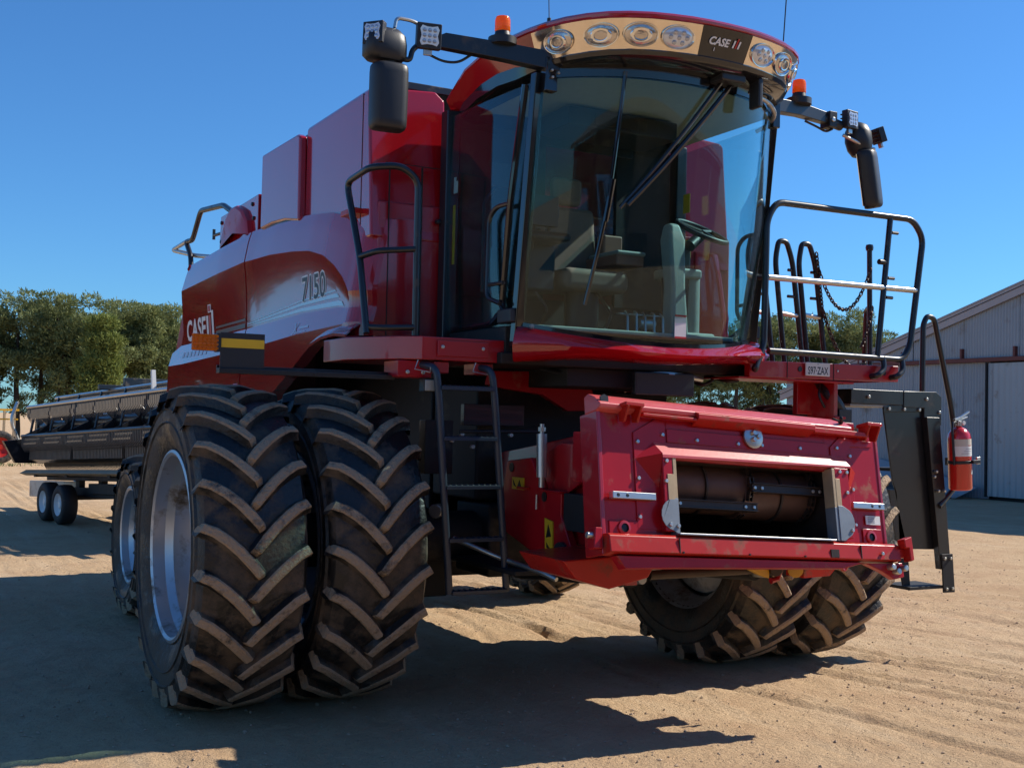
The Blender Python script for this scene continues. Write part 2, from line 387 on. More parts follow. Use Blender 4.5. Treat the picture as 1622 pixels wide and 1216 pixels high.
def islands(b, name, parent=None, bevel=0.0, sharp=40):
    """like MB.obj, but every loose piece becomes an object of its own"""
    key = {}; par = {}
    def find(i):
        while par[i] != i: par[i] = par[par[i]]; i = par[i]
        return i
    ids = []
    for p in b.v:
        k = tuple(round(c, 5) for c in p); i = key.setdefault(k, len(key)); par.setdefault(i, i); ids.append(i)
    for f in b.f:
        r_ = find(ids[f[0]])
        for v in f[1:]: par[find(ids[v])] = r_
    groups = {}
    for k, f in enumerate(b.f): groups.setdefault(find(ids[f[0]]), []).append(k)
    out = []
    for fl in groups.values():
        c = MB(); mp = {}
        for k in fl:
            fc = []
            for v in b.f[k]:
                if v not in mp: mp[v] = len(c.v); c.v.append(b.v[v])
                fc.append(mp[v])
            c.f.append(fc); c.m.append(c.slot(b.mats[b.m[k]])); c.sm.append(True)
        out.append(c.obj(name, parent, bevel, sharp))
    return out
def frame(o, ex, ey, ez):
    M_ = Matrix((Vector(ex), Vector(ey), Vector(ez))).transposed().to_4x4(); M_.translation = Vector(o); return M_
def lerp(a, b, t): return a + (b - a) * t
def interp(x, tab): return float(np.interp(x, [t[0] for t in tab], [t[1] for t in tab]))
def text_verts(body, size=1.0, shear=0.0, bold=0.0, extrude=0.0, res=3, align='LEFT', sx=1.0, spacing=1.0):
    cu = bpy.data.curves.new('letters', 'FONT'); cu.body = body; cu.size = size; cu.shear = shear; cu.offset = bold
    cu.extrude = extrude; cu.resolution_u = res; cu.align_x = align; cu.space_character = spacing
    o = bpy.data.objects.new('letters', cu); COL.objects.link(o)
    bpy.context.view_layer.update()
    dg = bpy.context.evaluated_depsgraph_get()
    me = bpy.data.meshes.new_from_object(o.evaluated_get(dg))
    vs = [(v.co.x * sx, v.co.y, v.co.z) for v in me.vertices]; fs = [tuple(p.vertices) for p in me.polygons]
    bpy.data.objects.remove(o); bpy.data.curves.remove(cu); bpy.data.meshes.remove(me)
    return vs, fs

# ------------------------------------------------------------------ ground
def vnoise(x, y, cell, seed):
    g = np.random.default_rng(seed).random((256, 256))
    fx, fy = x / cell, y / cell
    ix, iy = np.floor(fx).astype(int), np.floor(fy).astype(int)
    tx, ty = fx - ix, fy - iy
    tx = tx * tx * (3 - 2 * tx); ty = ty * ty * (3 - 2 * ty)
    a = g[ix % 256, iy % 256]; b = g[(ix + 1) % 256, iy % 256]; c = g[ix % 256, (iy + 1) % 256]; d = g[(ix + 1) % 256, (iy + 1) % 256]
    return (a * (1 - tx) + b * tx) * (1 - ty) + (c * (1 - tx) + d * tx) * ty - 0.5
def ground_height(x, y):
    h = vnoise(x, y, 1.7, 1) * 0.028 + vnoise(x, y, 0.55, 2) * 0.008 + vnoise(x, y, 0.2, 3) * 0.007 + np.abs(vnoise(x, y, 0.11, 4)) * 0.022 + vnoise(x, y, 0.06, 5) * 0.012
    # wheel ruts running along the yard, and a second set sweeping across it on the right
    wob = vnoise(x * 0 + 3.3, y, 2.5, 7) * 0.5 + vnoise(x, y, 0.6, 8) * 0.08
    for c, w, dep, k in ((0.95, 0.05, 0.030, -0.1), (1.12, 0.035, 0.022, -0.14), (1.32, 0.05, 0.030, -0.22), (1.62, 0.03, 0.02, -0.2), (1.95, 0.06, 0.030, -0.16), (2.2, 0.035, 0.022, -0.2), (2.75, 0.06, 0.028, -0.25), (3.0, 0.04, 0.022, -0.25), (3.6, 0.08, 0.030, -0.2), (4.4, 0.07, 0.028, -0.3), (0.35, 0.04, 0.018, 0.1), (0.62, 0.03, 0.018, 0.02), (-0.2, 0.05, 0.018, 0.1), (5.6, 0.12, 0.03, -0.3), (-4.2, 0.25, 0.02, 0.05)):
        u = x - c - (y + 1.5) * k - wob * 0.5
        msk = np.clip((vnoise(x, y, 1.3, int(90 + c * 10)) + 0.30) * 2.5, 0, 1)
        h -= dep * 0.9 * np.exp(-(u / w) ** 2) * msk; h += dep * 0.35 * np.exp(-((u - 1.7 * w) / (w * 0.6)) ** 2) * msk
    v = (y - 1.0) + 0.42 * (x - 7) + vnoise(x, y * 0, 3.0, 12) * 0.6
    for c, w, dep in ((0.0, 0.10, 0.03), (0.5, 0.06, 0.02), (1.6, 0.09, 0.028), (2.2, 0.06, 0.02), (3.1, 0.13, 0.03), (4.6, 0.12, 0.025), (5.4, 0.08, 0.02), (-1.4, 0.08, 0.024), (-0.8, 0.05, 0.02)):
        u = v - c; msk = np.clip((vnoise(x, y, 1.6, int(50 + c * 7)) + 0.25) * 2, 0, 1) * np.clip((x - 3.5) / 1.5, 0, 1)
        h -= dep * 0.9 * np.exp(-(u / w) ** 2) * msk; h += dep * 0.35 * np.exp(-((u - 1.7 * w) / (w * 0.6)) ** 2) * msk
    return h * np.clip(1.0 - (np.hypot(x, y) - 25) / 40, 0.25, 1)
def axis(lo, hi, f0, f1, st):
    mid = np.arange(f0, f1, st); a = []; s_ = st; p = f1
    while p < hi: a.append(p); s_ *= 1.09; p += s_
    a.append(hi); b = []; s_ = st; p = f0
    while p > lo: p -= s_; s_ *= 1.09; b.append(max(p, lo))
    return np.array(b[::-1] + list(mid) + a)
gx = axis(-900, 900, -4.5, 6.0, 0.04); gy = axis(-300, 1600, -4.0, 4.5, 0.04)
GX, GY = np.meshgrid(gx, gy); GH = ground_height(GX, GY)
# tyres press in and the ground near the treads lies flat
for tx in (-2.49, -1.755, 1.25, 1.98):
    k = np.exp(-((GX - tx) / 0.42) ** 4 - (GY / 0.5) ** 4); GH = GH * (1 - k) + 0.004 * k
nv = GX.size; nx = len(gx); ny = len(gy)
me = bpy.data.meshes.new('ground')
me.vertices.add(nv); co = np.empty((nv, 3)); co[:, 0] = GX.ravel(); co[:, 1] = GY.ravel(); co[:, 2] = GH.ravel()
me.vertices.foreach_set('co', co.ravel())
idx = np.arange(nv).reshape(ny, nx)
q = np.stack([idx[:-1, :-1], idx[:-1, 1:], idx[1:, 1:], idx[1:, :-1]], -1).reshape(-1, 4)
me.loops.add(q.size); me.loops.foreach_set('vertex_index', q.ravel())
me.polygons.add(len(q)); me.polygons.foreach_set('loop_start', np.arange(0, q.size, 4)); me.polygons.foreach_set('loop_total', np.full(len(q), 4))
me.update(calc_edges=True); me.polygons.foreach_set('use_smooth', [True] * len(q))
me.materials.append(m_ground)
g = bpy.data.objects.new('ground', me); COL.objects.link(g); tag(g, kind='structure')

# loose stones
def stones():
    base = [(1, 0, 0), (-1, 0, 0), (0, 1, 0), (0, -1, 0), (0, 0, 1), (0, 0, -1)]
    tri = [(0, 2, 4), (2, 1, 4), (1, 3, 4), (3, 0, 4), (2, 0, 5), (1, 2, 5), (3, 1, 5), (0, 3, 5)]
    n = 26000
    t = rng.random(n)
    depth = 4.6 + 16 * t ** 2.2; lat = (rng.random(n) - 0.5) * 0.98 * depth
    px = -4.3153 + d0.x * depth + r0.x * lat; py = -7.1906 + d0.y * depth + r0.y * lat
    clump = np.clip(vnoise(px, py, 0.9, 31) * 0.9 + vnoise(px, py * 0.3, 0.25, 32) * 0.6 + 0.5, 0, 1)
    keep = rng.random(n) < clump ** 1.5 * 1.6
    px, py = px[keep], py[keep]; n = len(px)
    pz = ground_height(px, py)
    sz = 0.003 + 0.012 * rng.random(n) ** 7
    b = np.array(base, float)
    V = b[None] * (0.7 + 0.6 * rng.random((n, 6, 1))) * sz[:, None, None] * np.stack([np.ones(n), 0.7 + 0.3 * rng.random(n), 0.5 + 0.3 * rng.random(n)], 1)[:, None]
    a = rng.random(n) * 2 * PI; c, s_ = np.cos(a)[:, None], np.sin(a)[:, None]
    X = V[..., 0] * c - V[..., 1] * s_ + px[:, None]; Y = V[..., 0] * s_ + V[..., 1] * c + py[:, None]; Z = V[..., 2] + pz[:, None] + sz[:, None] * 0.25
    co = np.stack([X, Y, Z], -1).reshape(-1, 3)
    f = (np.array(tri)[None] + (np.arange(n) * 6)[:, None, None]).reshape(-1, 3)
    me = bpy.data.meshes.new('loose_stones'); me.from_pydata(co.tolist(), [], f.tolist()); me.materials.append(m_peb); me.update()
    o = bpy.data.objects.new('loose_stones', me); COL.objects.link(o); tag(o, 'small loose stones scattered over the bare dirt', kind='stuff')
stones()

# ------------------------------------------------------------------ combine harvester
H = empty('combine_harvester')
tag(H, 'big red combine harvester with dual muddy front tyres and a glass cab', 'combine harvester')
TX0, TX1, RW = 1.755, 2.49, 0.975

# ---- wheels
def tyre_mesh(name, RT, W, nl, lug_h, rb):
    """agricultural tyre, axle along X, with chevron lugs standing off the carcass"""
    b = MB(); hw = W / 2; rc = RT - lug_h
    def crown(w): return rc - 0.045 * (abs(w) / hw) ** 2.4
    prof = [(rb, -hw * 0.74), (rb + 0.03, -hw * 0.86), (lerp(rb, rc, 0.35), -hw * 1.0), (lerp(rb, rc, 0.6), -hw * 1.03), (lerp(rb, rc, 0.82), -hw * 0.99)]
    prof += [(crown(w), w) for w in np.linspace(-hw * 0.92, hw * 0.92, 9)]
    prof += [(r, -w) for r, w in prof[4::-1]]
    b.lathe(prof, m_tyre, 72, axis='X')
    for rr_ in (0.5, 0.72):   # sidewall ribs
        r_ = lerp(rb, rc, rr_)
        for sgn in (-1, 1):
            b.lathe([(r_ - 0.012, sgn * hw * 1.0), (r_, sgn * hw * 1.05), (r_ + 0.012, sgn * hw * 1.0)], m_tyre, 60, axis='X')
    pitch = 2 * PI / nl
    st = [0.0, 0.07, 0.2, 0.4, 0.6, 0.8, 0.95, 1.0]
    rg = random.Random(5)
    for side in (-1, 1):
        for k in range(nl):
            a0 = k * pitch + (pitch / 2 if side > 0 else 0) + rg.uniform(-.006, .006)
            rings = []
            for s_ in st:
                w = hw * lerp(1.0, -0.09, s_)
                phi = pitch * 1.14 * (0.62 * s_ + 0.38 * s_ ** 2.2)
                # direction along the lug in (w, arc) space
                dphi = pitch * 1.14 * (0.62 + 0.38 * 2.2 * s_ ** 1.2)
                tw, ta = -hw * 1.09, dphi * RT; L_ = math.hypot(tw, ta); nw, na = ta / L_, -tw / L_
                wt = 0.027 if s_ < 0.9 else 0.024; wb = wt + 0.016
                top = RT - 0.035 * (abs(w) / hw) ** 2.2; bot = crown(min(abs(w), hw * 0.92)) - 0.012
                if s_ == 0.0: top = bot + 0.012; w = hw * 1.03; bot -= 0.05; top -= 0.06
                elif s_ == 0.07: top -= 0.012; w = hw * 0.985
                if s_ == 1.0: top = bot + lug_h * 0.55; wt *= 0.8
                jit = rg.uniform(-.003, .003)
                ring = []
                t_ = top + jit; hh = t_ - bot
                for off, r_ in ((-wt - .024, bot), (-wt - .011, bot + .3 * hh), (-wt - .002, t_ - .010), (-wt + .008, t_ + rg.uniform(-.002, .001)), (wt - .008, t_ + rg.uniform(-.002, .001)), (wt + .002, t_ - .010), (wt + .011, bot + .3 * hh), (wt + .024, bot)):
                    ww = w + nw * off * 1.0; a = a0 + phi + na * off / RT
                    ring.append((side * ww, -r_ * math.cos(a), -r_ * math.sin(a)))
                rings.append(ring)
            if side < 0: rings = [r[::-1] for r in rings]
            vs = [p for r in rings for p in r]; fs_top = []; fs_side = []
            for i in range(len(rings) - 1):
                for j in range(8):
                    kk = (j + 1) % 8; f = (i * 8 + j, i * 8 + kk, (i + 1) * 8 + kk, (i + 1) * 8 + j)
                    (fs_top if j in (2, 3, 4) else fs_side).append(f)
            fs_side += [tuple(range(7, -1, -1))]; e = (len(rings) - 1) * 8; fs_top.append(tuple(range(e, e + 8)))
            b.add(vs, fs_side, m_tyre); b.add(vs, fs_top, m_lug)
    return b.mesh(name, 32)
def rim_mesh(name, rb, hw, dish, flip=1):
    b = MB()
    p = [(rb + 0.02, hw * 0.80), (rb + 0.022, hw * 0.86), (rb + 0.005, hw * 0.88), (rb - 0.012, hw * 0.84), (rb - 0.02, hw * 0.6), (rb - 0.055, hw * 0.45), (rb - 0.06, dish + 0.05), (rb - 0.09, dish), (rb * 0.55, dish - 0.03), (0.27, dish - 0.02), (0.25, dish + 0.03), (0.0, dish + 0.03)]
    b.lathe([(r, w * flip) for r, w in p], m_rim, 56, axis='X')
    b.lathe([(rb - 0.062, dish * flip), (rb - 0.05, -hw * 0.5 * flip), (rb + 0.02, -hw * 0.80 * flip), (rb + 0.02, hw * 0.80 * flip)], m_rim, 56, axis='X')
    for k in range(10):
        a = k * PI / 5; b.cyl((dish * flip + 0.0, 0.215 * math.cos(a), 0.215 * math.sin(a)), ((dish + 0.055) * flip, 0.215 * math.cos(a), 0.215 * math.sin(a)), 0.018, m_zinc, 6)
    return b.mesh(name, 30)
tm_f = tyre_mesh('tyre', RW, 0.60, 23, 0.052, 0.55)
tm_r = tyre_mesh('tyre', 0.71, 0.50, 19, 0.042, 0.40)
rimL = rim_mesh('rim', 0.55, 0.31, -0.06, -1); rimR = rim_mesh('rim', 0.55, 0.31, -0.06, 1)
rim_r = rim_mesh('rim', 0.40, 0.25, 0.02, -1); rim_r2 = rim_mesh('rim', 0.40, 0.25, 0.02, 1)
for i, (x, y, z, tm, rm, a) in enumerate([(-TX1, 0, RW, tm_f, rimL, 0.06), (-TX0, 0, RW, tm_f, rimL, 0.21), (1.25, 0, RW, tm_f, rimR, 0.10), (1.98, 0, RW, tm_f, rimR, 0.17),
                                          (-2.16, 3.385, 0.71, tm_r, rim_r, 0.1), (1.75, 3.385, 0.71, tm_r, rim_r2, 0.2)]):
    w = empty('wheel', (x, y, z - 0.012), (a, 0, 0), H)
    for nm, me_ in (('tyre', tm), ('rim', rm)):
        o = bpy.data.objects.new(nm, me_); COL.objects.link(o); o.parent = w
    if i == 0: w['label'] = 'outer dual wheel with a silver dished rim'

b = MB(); b.cyl((-2.45, 0, RW), (1.9, 0, RW), 0.17, m_dark, 20)
for x in (-2.1, -1.35, 0.9, 1.6): b.cyl((x - 0.07, 0, RW), (x + 0.07, 0, RW), 0.27, m_dark, 20)
b.box((-0.75, -0.25, 0.72), (0.75, 0.25, 1.2), m_dark); b.obj('drive_axle', H, 0.02)
b = MB(); b.box((-2.1, 3.3, 0.6), (1.7, 3.47, 0.8), m_dark); b.obj('steering_axle', H, 0.02)
# ---- chassis, threshing body and things seen in the shade underneath
b = MB()
b.box((-0.78, -0.1, 1.22), (0.78, 0.6, 1.98), m_dark); b.box((-0.80, 0.6, 0.95), (0.80, 5.6, 2.25), m_dark)
b.box((-0.62, 0.6, 0.62), (0.62, 3.2, 0.95), m_dark); b.box((-1.1, 2.3, 1.9), (1.1, 5.6, 3.2), m_dark)
b.obj('chassis', H, 0.02)
b = MB()   # red shield bending down under the cab, behind the feeder house
b.prism([(-0.78, 2.08), (-0.06, 2.10), (0.07, 1.84), (-0.19, 1.83), (-0.39, 1.935), (-0.70, 1.97), (-0.80, 1.99)], -0.30, -0.24, m_redworn, 'Y'); b.obj('belly_shield', H, 0.004)
b = MB(); b.box((-1.0, -0.85, 2.10), (0.9, -0.1, 2.17), m_dark); b.box((-0.5, -0.8, 1.98), (0.35, -0.2, 2.10), m_dark)
b.box((-0.05, -0.9, 1.94), (0.42, -0.85, 2.09), m_blackp); b.obj('cab_underframe', H, 0.01)
b = MB()
for k in range(7):
    x0 = -0.55 + 0.22 * k
    b.tube([(x0, -0.55, 2.10), (x0 + 0.05, -0.75, 2.06 - 0.02 * (k % 3)), (x0 + 0.18, -0.7, 2.07), (x0 + 0.30, -0.5, 2.1)], 0.012, m_blackp, 8, 0.06)
b.tube([(-0.2, -0.6, 2.05), (0.2, -0.9, 2.085), (0.55, -0.8, 2.06)], 0.02, m_steel, 8, 0.1)
b.obj('hydraulic_hose', H)
b = MB(); b.cyl((-1.02, 0.35, 1.0), (-1.02, 0.5, 1.0), 0.17, m_dark, 20); b.cyl((-1.08, -0.12, 1.15), (-1.02, -0.05, 1.15), 0.05, m_zinc, 10)
b.box((-1.15, 0.15, 0.55), (-0.85, 0.7, 0.85), m_dark); islands(b, 'side_gearbox', H, 0.01)
b = MB()
for k in range(9): b.cyl((-1.1 + 0.04 * k, 0.9, 0.48), (-1.1 + 0.04 * k, 0.9, 0.62), 0.012, m_steel, 6)
b.tube([(-1.15, 0.9, 0.55), (-0.6, 0.9, 0.55)], 0.02, m_dark); b.obj('drive_chain', H)
b = MB(); b.box((-1.30, 0.2, 0.92), (-1.12, 0.24, 1.03), m_yellow); b.prism([(-1.24, .95), (-1.18, .95), (-1.21, 1.005)], 0.197, 0.2, m_ink, 'Y'); b.obj('warning_sticker', H)

# ---- sculpted left and right side panels
def side_bounds(y):
    T = interp(y, [(-.18, 2.985), (.372, 3.103), (.8, 3.21), (1.286, 3.262), (2.0, 3.315), (2.83, 3.338), (5.03, 3.283), (5.4, 3.26)])
    U = interp(y, [(.18, 2.49), (.206, 2.513), (.28, 2.61), (.377, 2.699), (.55, 2.80), (.776, 2.895), (1.1, 2.965), (1.5, 3.007), (2.1, 3.05), (2.86, 3.073), (5.19, 3.024)])
    L_ = interp(y, [(.18, 2.46), (.26, 2.485), (.5, 2.505), (1.308, 2.519), (2.8, 2.494), (5.6, 2.462), (6.0, 2.44)])
    S_ = interp(y, [(.18, 2.42), (.207, 2.40), (.3, 2.379), (1.294, 2.363), (2.325, 2.325), (5.83, 2.248), (6.1, 2.24)])
    return T, max(U, L_), L_, min(S_, L_)
def side_x(y, z):
    T, U, L_, S_ = side_bounds(y)
    x = 1.60
    if z < S_: return x
    if z < L_: return x - (z - S_) * 0.24
    x -= (L_ - S_) * 0.24
    h = max(U - L_, 1e-4)
    if z < U:
        t = (z - L_) / h
        k = min(1, max(0, (y - 2.6) / 1.1))
        return x - h * lerp(0.045 * t - 0.098 * t * t, -0.09 * t, k)
    x += h * lerp(0.053, 0.09, min(1, max(0, (y - 2.6) / 1.1)))
    e = z - U; H_ = max(T - U, 1e-4); t = e / H_
    return x - 0.18 * e - (0.05 * max(0, t - 0.62) ** 1.5)
def panel(y0, y1, arc, bottom, name, rows_below=6, step_rear=False):
    """grid over (y, z) at the sculpted distance from the centre line; 'arc' adds the rounded front corner"""
    ys = list(np.linspace(y1, y0, 44))
    cols = [(y, None) for y in ys]
    if arc: cols += [(y0, a) for a in np.linspace(0.12, PI / 2, 9)] + [(y0, 9)]
    g_ = []
    for y, a in cols:
        T, U, L_, S_ = side_bounds(y); B = bottom(y)
        zs = list(np.linspace(B, S_, rows_below)) if B < S_ - .01 else [S_ - 0.01 * (rows_below - i) / rows_below for i in range(rows_below)]
        if step_rear: pass
        zs = zs + list(np.linspace(S_, L_, 4))[1:] + list(np.linspace(L_, U, 9))[1:] + list(np.linspace(U, T, 9))[1:] + [T + 0.004]
        col = []
        for i, z in enumerate(zs):
            x = side_x(y, z); yy = y
            if i == len(zs) - 1: x -= 0.10
            if a is not None:
                if i == len(zs) - 1: x += 0.04
                rad = 0.17
                if a > 5: x = 1.16; yy = y - rad
                else: x = x - rad * (1 - math.cos(a)); yy = y - rad * math.sin(a)
            if step_rear and y > 5.1:      # the panel's rear edge runs down and backwards below the belt
                yy = y + (interp(z, [(2.0, 0.55), (2.43, 0.48), (2.47, 0.12), (2.6, 0.0), (3.0, 0.0), (3.3, -0.12)])) * (y - 5.1) / 0.09
            col.append((-x, yy, z))
        g_.append(col)
    return g_
def bottom_front(y): return interp(y, [(.1, 2.285), (.35, 2.30), (.621, 2.295), (.85, 2.26), (1.059, 2.184), (1.4, 2.05), (1.70, 1.95), (1.879, 1.84), (2.0, 1.75), (2.83, 1.5)])
fp = panel(0.27, 2.815, True, bottom_front, 'front')
rp = panel(2.845, 5.19, False, lambda y: 1.5, 'rear', 10, True)
for sgn in (-1, 1):
    for nm, gr, lab in (('front_side_panel', fp, 'glossy red front side panel with a swoosh'), ('rear_side_panel', rp, 'glossy red rear side panel')):
        b = MB(); gg = [[(-sgn * p[0], p[1], p[2]) for p in c] for c in gr]
        b.grid(gg, m_redclean, True, sgn < 0); o = b.obj('side_panel', H, sharp=9)
        s_ = o.modifiers.new('thick', 'SOLIDIFY'); s_.thickness = 0.02; s_.offset = -1 if sgn < 0 else -1
        if sgn < 0: o['label'] = lab; (globals().__setitem__('P_' + nm, o))
# decals on the left panels
def decal(name, polys, m, parent, lift=0.003):
    b = MB()
    for vs, fs in polys:
        b.add([(-(side_x(y, z) + lift), y, z) for (y, z) in vs], fs, m)
    return b.obj(name, parent)
def txt_decal(name, body, y_left, y_right, z_base, hgt, m, parent, bold=0.0, shear=0.0, lift=0.004, slope=0.0, spacing=1.0):
    vs, fs = text_verts(body, 1.0, shear, bold, 0, 3, spacing=spacing)
    x0 = min(v[0] for v in vs); x1 = max(v[0] for v in vs); z0 = min(v[1] for v in vs); z1 = max(v[1] for v in vs)
    pts = []
    for v in vs:
        t = (v[0] - x0) / (x1 - x0)
        pts.append((lerp(y_left, y_right, t), z_base + slope * t + (v[1] - z0) / (z1 - z0) * hgt))
    decal(name, [(pts, fs)], m, parent, lift)
_vs, _fs = text_verts('7150', 1.0, 0, 0.012, 0, 3)
_x0 = min(v[0] for v in _vs); _x1 = max(v[0] for v in _vs); _z0 = min(v[1] for v in _vs); _z1 = max(v[1] for v in _vs)
b = MB()
for k_ in range(12):      # a white edge round the figures: the same figures pushed out all round, each a hair further from the panel
    ca, sa = 0.013 * math.cos(k_ * PI / 6), 0.013 * math.sin(k_ * PI / 6)
    q_ = [(lerp(1.30, 0.765, (v[0] - _x0) / (_x1 - _x0)) + ca, 2.602 + (v[1] - _z0) / (_z1 - _z0) * 0.185 + sa) for v in _vs]
    b.add([(-(side_x(y, z) + 0.0012 + 0.00012 * k_), y, z) for y, z in q_], _fs, m_white)
b.obj('number_outline', P_front_side_panel)
txt_decal('number', '7150', 1.30, 0.765, 2.602, 0.185, m_ink, P_front_side_panel, 0.012, 0.0, 0.0036, 0.0, 1.0)
txt_decal('brand_lettering', 'CASE', 5.02, 4.22, 2.49, 0.215, m_white, P_rear_side_panel, 0.03, 0.12, 0.004)
def quad(y0, y1, z0, z1, n=1, sl=0.0):
    vs = []; fs = []
    for i in range(n + 1):
        y = lerp(y0, y1, i / n); vs += [(y, z0 + sl * i / n), (y, z1 + sl * i / n)]
    for i in range(n): fs.append((2 * i, 2 * i + 2, 2 * i + 3, 2 * i + 1))
    return vs, fs
for q_, mm in (((4.19, 4.12, 2.49, 2.70), m_white), ((3.99, 3.92, 2.49, 2.74), m_white), ((4.095, 4.015, 2.49, 2.70), m_redink), ((4.10, 4.02, 2.735, 2.79), m_redink)): decal('brand_bar', [quad(*q_)], mm, P_rear_side_panel, 0.004 if mm is m_white else 0.005)
decal('brand_bar', [quad(4.115, 3.995, 2.725, 2.80)], m_white, P_rear_side_panel, 0.004)
def stripe(y0, y1, f0, f1, n, cut=0.0):
    vs = []; fs = []
    for i in range(n + 1):
        y = lerp(y0, y1, i / n); L_ = side_bounds(y)[2]; k = cut if i == n else 0
        vs += [(y - 0, L_ + f0(y)), (y + k, L_ + f1(y))]
    for i in range(n): fs.append((2 * i, 2 * i + 2, 2 * i + 3, 2 * i + 1))
    return vs, fs
fan = lambda y: 0.35 + 0.65 * min(1, max(0, (2.8 - y) / 2.3))
decal('silver_stripe', [stripe(2.80, 0.36, lambda y: 0.012 + 0.012 * (1 - fan(y)), lambda y: 0.012 + 0.036 * fan(y), 20, 0.05)], m_silver, P_front_side_panel)
decal('silver_stripe', [stripe(2.80, 0.46, lambda y: 0.012 + 0.060 * fan(y), lambda y: 0.012 + 0.088 * fan(y), 20, 0.05)], m_silver, P_front_side_panel)
decal('silver_stripe', [stripe(2.80, 0.53, lambda y: 0.012 + 0.104 * fan(y), lambda y: 0.012 + 0.116 * fan(y), 20, 0.03)], m_silver, P_front_side_panel)
m_greydec = P('dark_grey_decal', (0.12, 0.115, 0.12), 0.3, 0, coat=0.5)
decal('grey_stripe', [stripe(3.85, 2.86, lambda y: 0.015, lambda y: 0.055, 8)], m_greydec, P_rear_side_panel)
decal('grey_stripe', [stripe(3.85, 2.86, lambda y: 0.075, lambda y: 0.095, 8)], m_greydec, P_rear_side_panel)
txt_decal('script_lettering', 'X', 1.42, 1.28, 2.365, 0.085, m_bluedec, P_front_side_panel, 0.0, 0.35)
decal('script_lettering', [quad(1.27, 1.05, 2.40, 2.418), quad(1.40, 1.10, 2.372, 2.380)], m_bluedec, P_front_side_panel)
decal('faded_lettering', [quad(5.15 - 0.16 * k, 5.05 - 0.16 * k, 2.33, 2.385) for k in range(7)], m_bluedec, P_rear_side_panel)
b = MB()
b.prism([(-1.56, 2.0), (-1.57, 2.03), (-1.60, 2.03), (-1.61, 2.0)], 2.9, 3.05, m_redorange, 'Y'); b.obj('side_marker', H, 0.004)
# wheel-arch flare
arc_pts = [(1.95, 1.70), (1.879, 1.85), (1.70, 1.955), (1.4, 2.06), (1.059, 2.19), (.85, 2.265), (.621, 2.303), (.35, 2.315), (.12, 2.295)]
for sgn in (-1, 1):
    b = MB(); rows = []
    for (y, z) in arc_pts:
        x = 1.57; nz = 1.0
        rows.append([(sgn * (x - 0.01), y, z + 0.075), (sgn * (x + 0.03), y - 0.01, z + 0.05), (sgn * (x + 0.085), y - 0.02, z + 0.0), (sgn * (x + 0.085), y - 0.02, z - 0.02), (sgn * (x - 0.02), y, z - 0.012)])
    b.grid(rows, m_redclean, True, sgn > 0); o = b.obj('wheel_arch_flare', H, sharp=25); s_ = o.modifiers.new('thick', 'SOLIDIFY'); s_.thickness = 0.012

# ---- grain tank
b = MB()
b.box((-1.44, 0.115, 2.20), (1.5, 0.16, 3.2), m_red)          # wall behind the cab
b.obj('tank_wall', H, 0.012)
b = MB()
for (xl, xr) in ((-1.495, -0.93), (1.5, 0.93)):
    s_ = -1 if xl < 0 else 1
    b.prism([(xl, 2.95), (xl, 3.955), (xl - s_ * 0.03, 3.985), (xr + s_ * 0.07, 4.02), (xr, 3.96), (xr, 2.95)], 0.108, 1.51, m_redclean, 'Y')
b.v = [(x, (y + (z - 2.95) * 0.10 if y < 0.2 else y), z) for x, y, z in b.v]
islands(b, 'tank_bin', H, 0.02)
b = MB(); b.box((-1.45, 0.35, 3.3), (1.45, 2.75, 3.88), m_red); b.obj('grain_tank', H, 0.02)
for s_ in (-1, 1):
    b = MB(); b.prism([(1.50, 3.245), (1.52, 3.905), (1.58, 3.93), (2.53, 3.945), (2.53, 3.315), (2.2, 3.32), (1.85, 3.30)], s_ * 1.48, s_ * 1.55, m_redclean, 'X'); b.obj('side_bin_panel', H, 0.02)
    b = MB(); b.prism([(2.78, 3.33), (2.78, 3.665), (4.05, 3.645), (4.08, 3.30)], s_ * 1.44, s_ * 1.50, m_redclean, 'X')
    for (y, z) in ((2.95, 3.60), (4.0, 3.58), (2.9, 3.47), (4.0, 3.40)): b.cyl((s_ * 1.49, y, z), (s_ * 1.515, y, z), 0.02, m_ink, 8)
    b.obj('extension_panel', H, 0.008)
    b = MB(); prof = [(3.90, 3.31), (3.86, 3.42), (3.72, 3.58), (3.55, 3.655), (3.35, 3.65), (3.14, 3.58), (2.98, 3.46), (2.93, 3.33)]
    rows = [[(s_ * 1.50, y, z), (s_ * 1.535, lerp(y, 3.42, .03), lerp(z, 3.45, .03)), (s_ * 1.55, lerp(y, 3.42, .12), lerp(z, 3.42, .12)), (s_ * 1.552, 3.42, 3.40)] for y, z in prof]
    b.grid(rows, m_redworn, True, s_ < 0); b.obj('air_scoop', H, sharp=25)
b = MB(); b.prism([(1.40, 2.95), (1.40, 3.3), (2.8, 3.4), (2.8, 2.95)], -1.42, 1.42, m_dark, 'X'); b.obj('tank_hopper', H)
b = MB()
b.box((-1.25, 0.27, 4.02), (1.25, 2.6, 4.075), m_black); b.box((-1.28, 0.25, 3.99), (-1.2, 2.6, 4.085), m_black); b.box((1.2, 0.25, 3.99), (1.28, 2.6, 4.085), m_black)
b.obj('tank_cover', H, 0.008)
b = MB(); b.box((-1.14, 0.094, 2.3), (-1.132, 0.110, 3.45), m_dark); b.box((-1.40, 0.102, 3.455), (-0.93, 0.1085, 3.460), m_dark); b.box((-1.374, 0.094, 2.3), (-1.369, 0.110, 3.44), m_dark)
b.obj('panel_seam', H)
b = MB()
b.cyl((-1.02, 0.06, 3.092), (-1.02, 0.1, 3.092), 0.018, m_ink, 10); b.prism([(-1.56, 3.13), (-1.56, 3.17), (-1.44, 3.16), (-1.44, 3.13)], 0.28, 0.52, m_redorange, 'Y'); islands(b, 'tank_latch', H, 0.005)
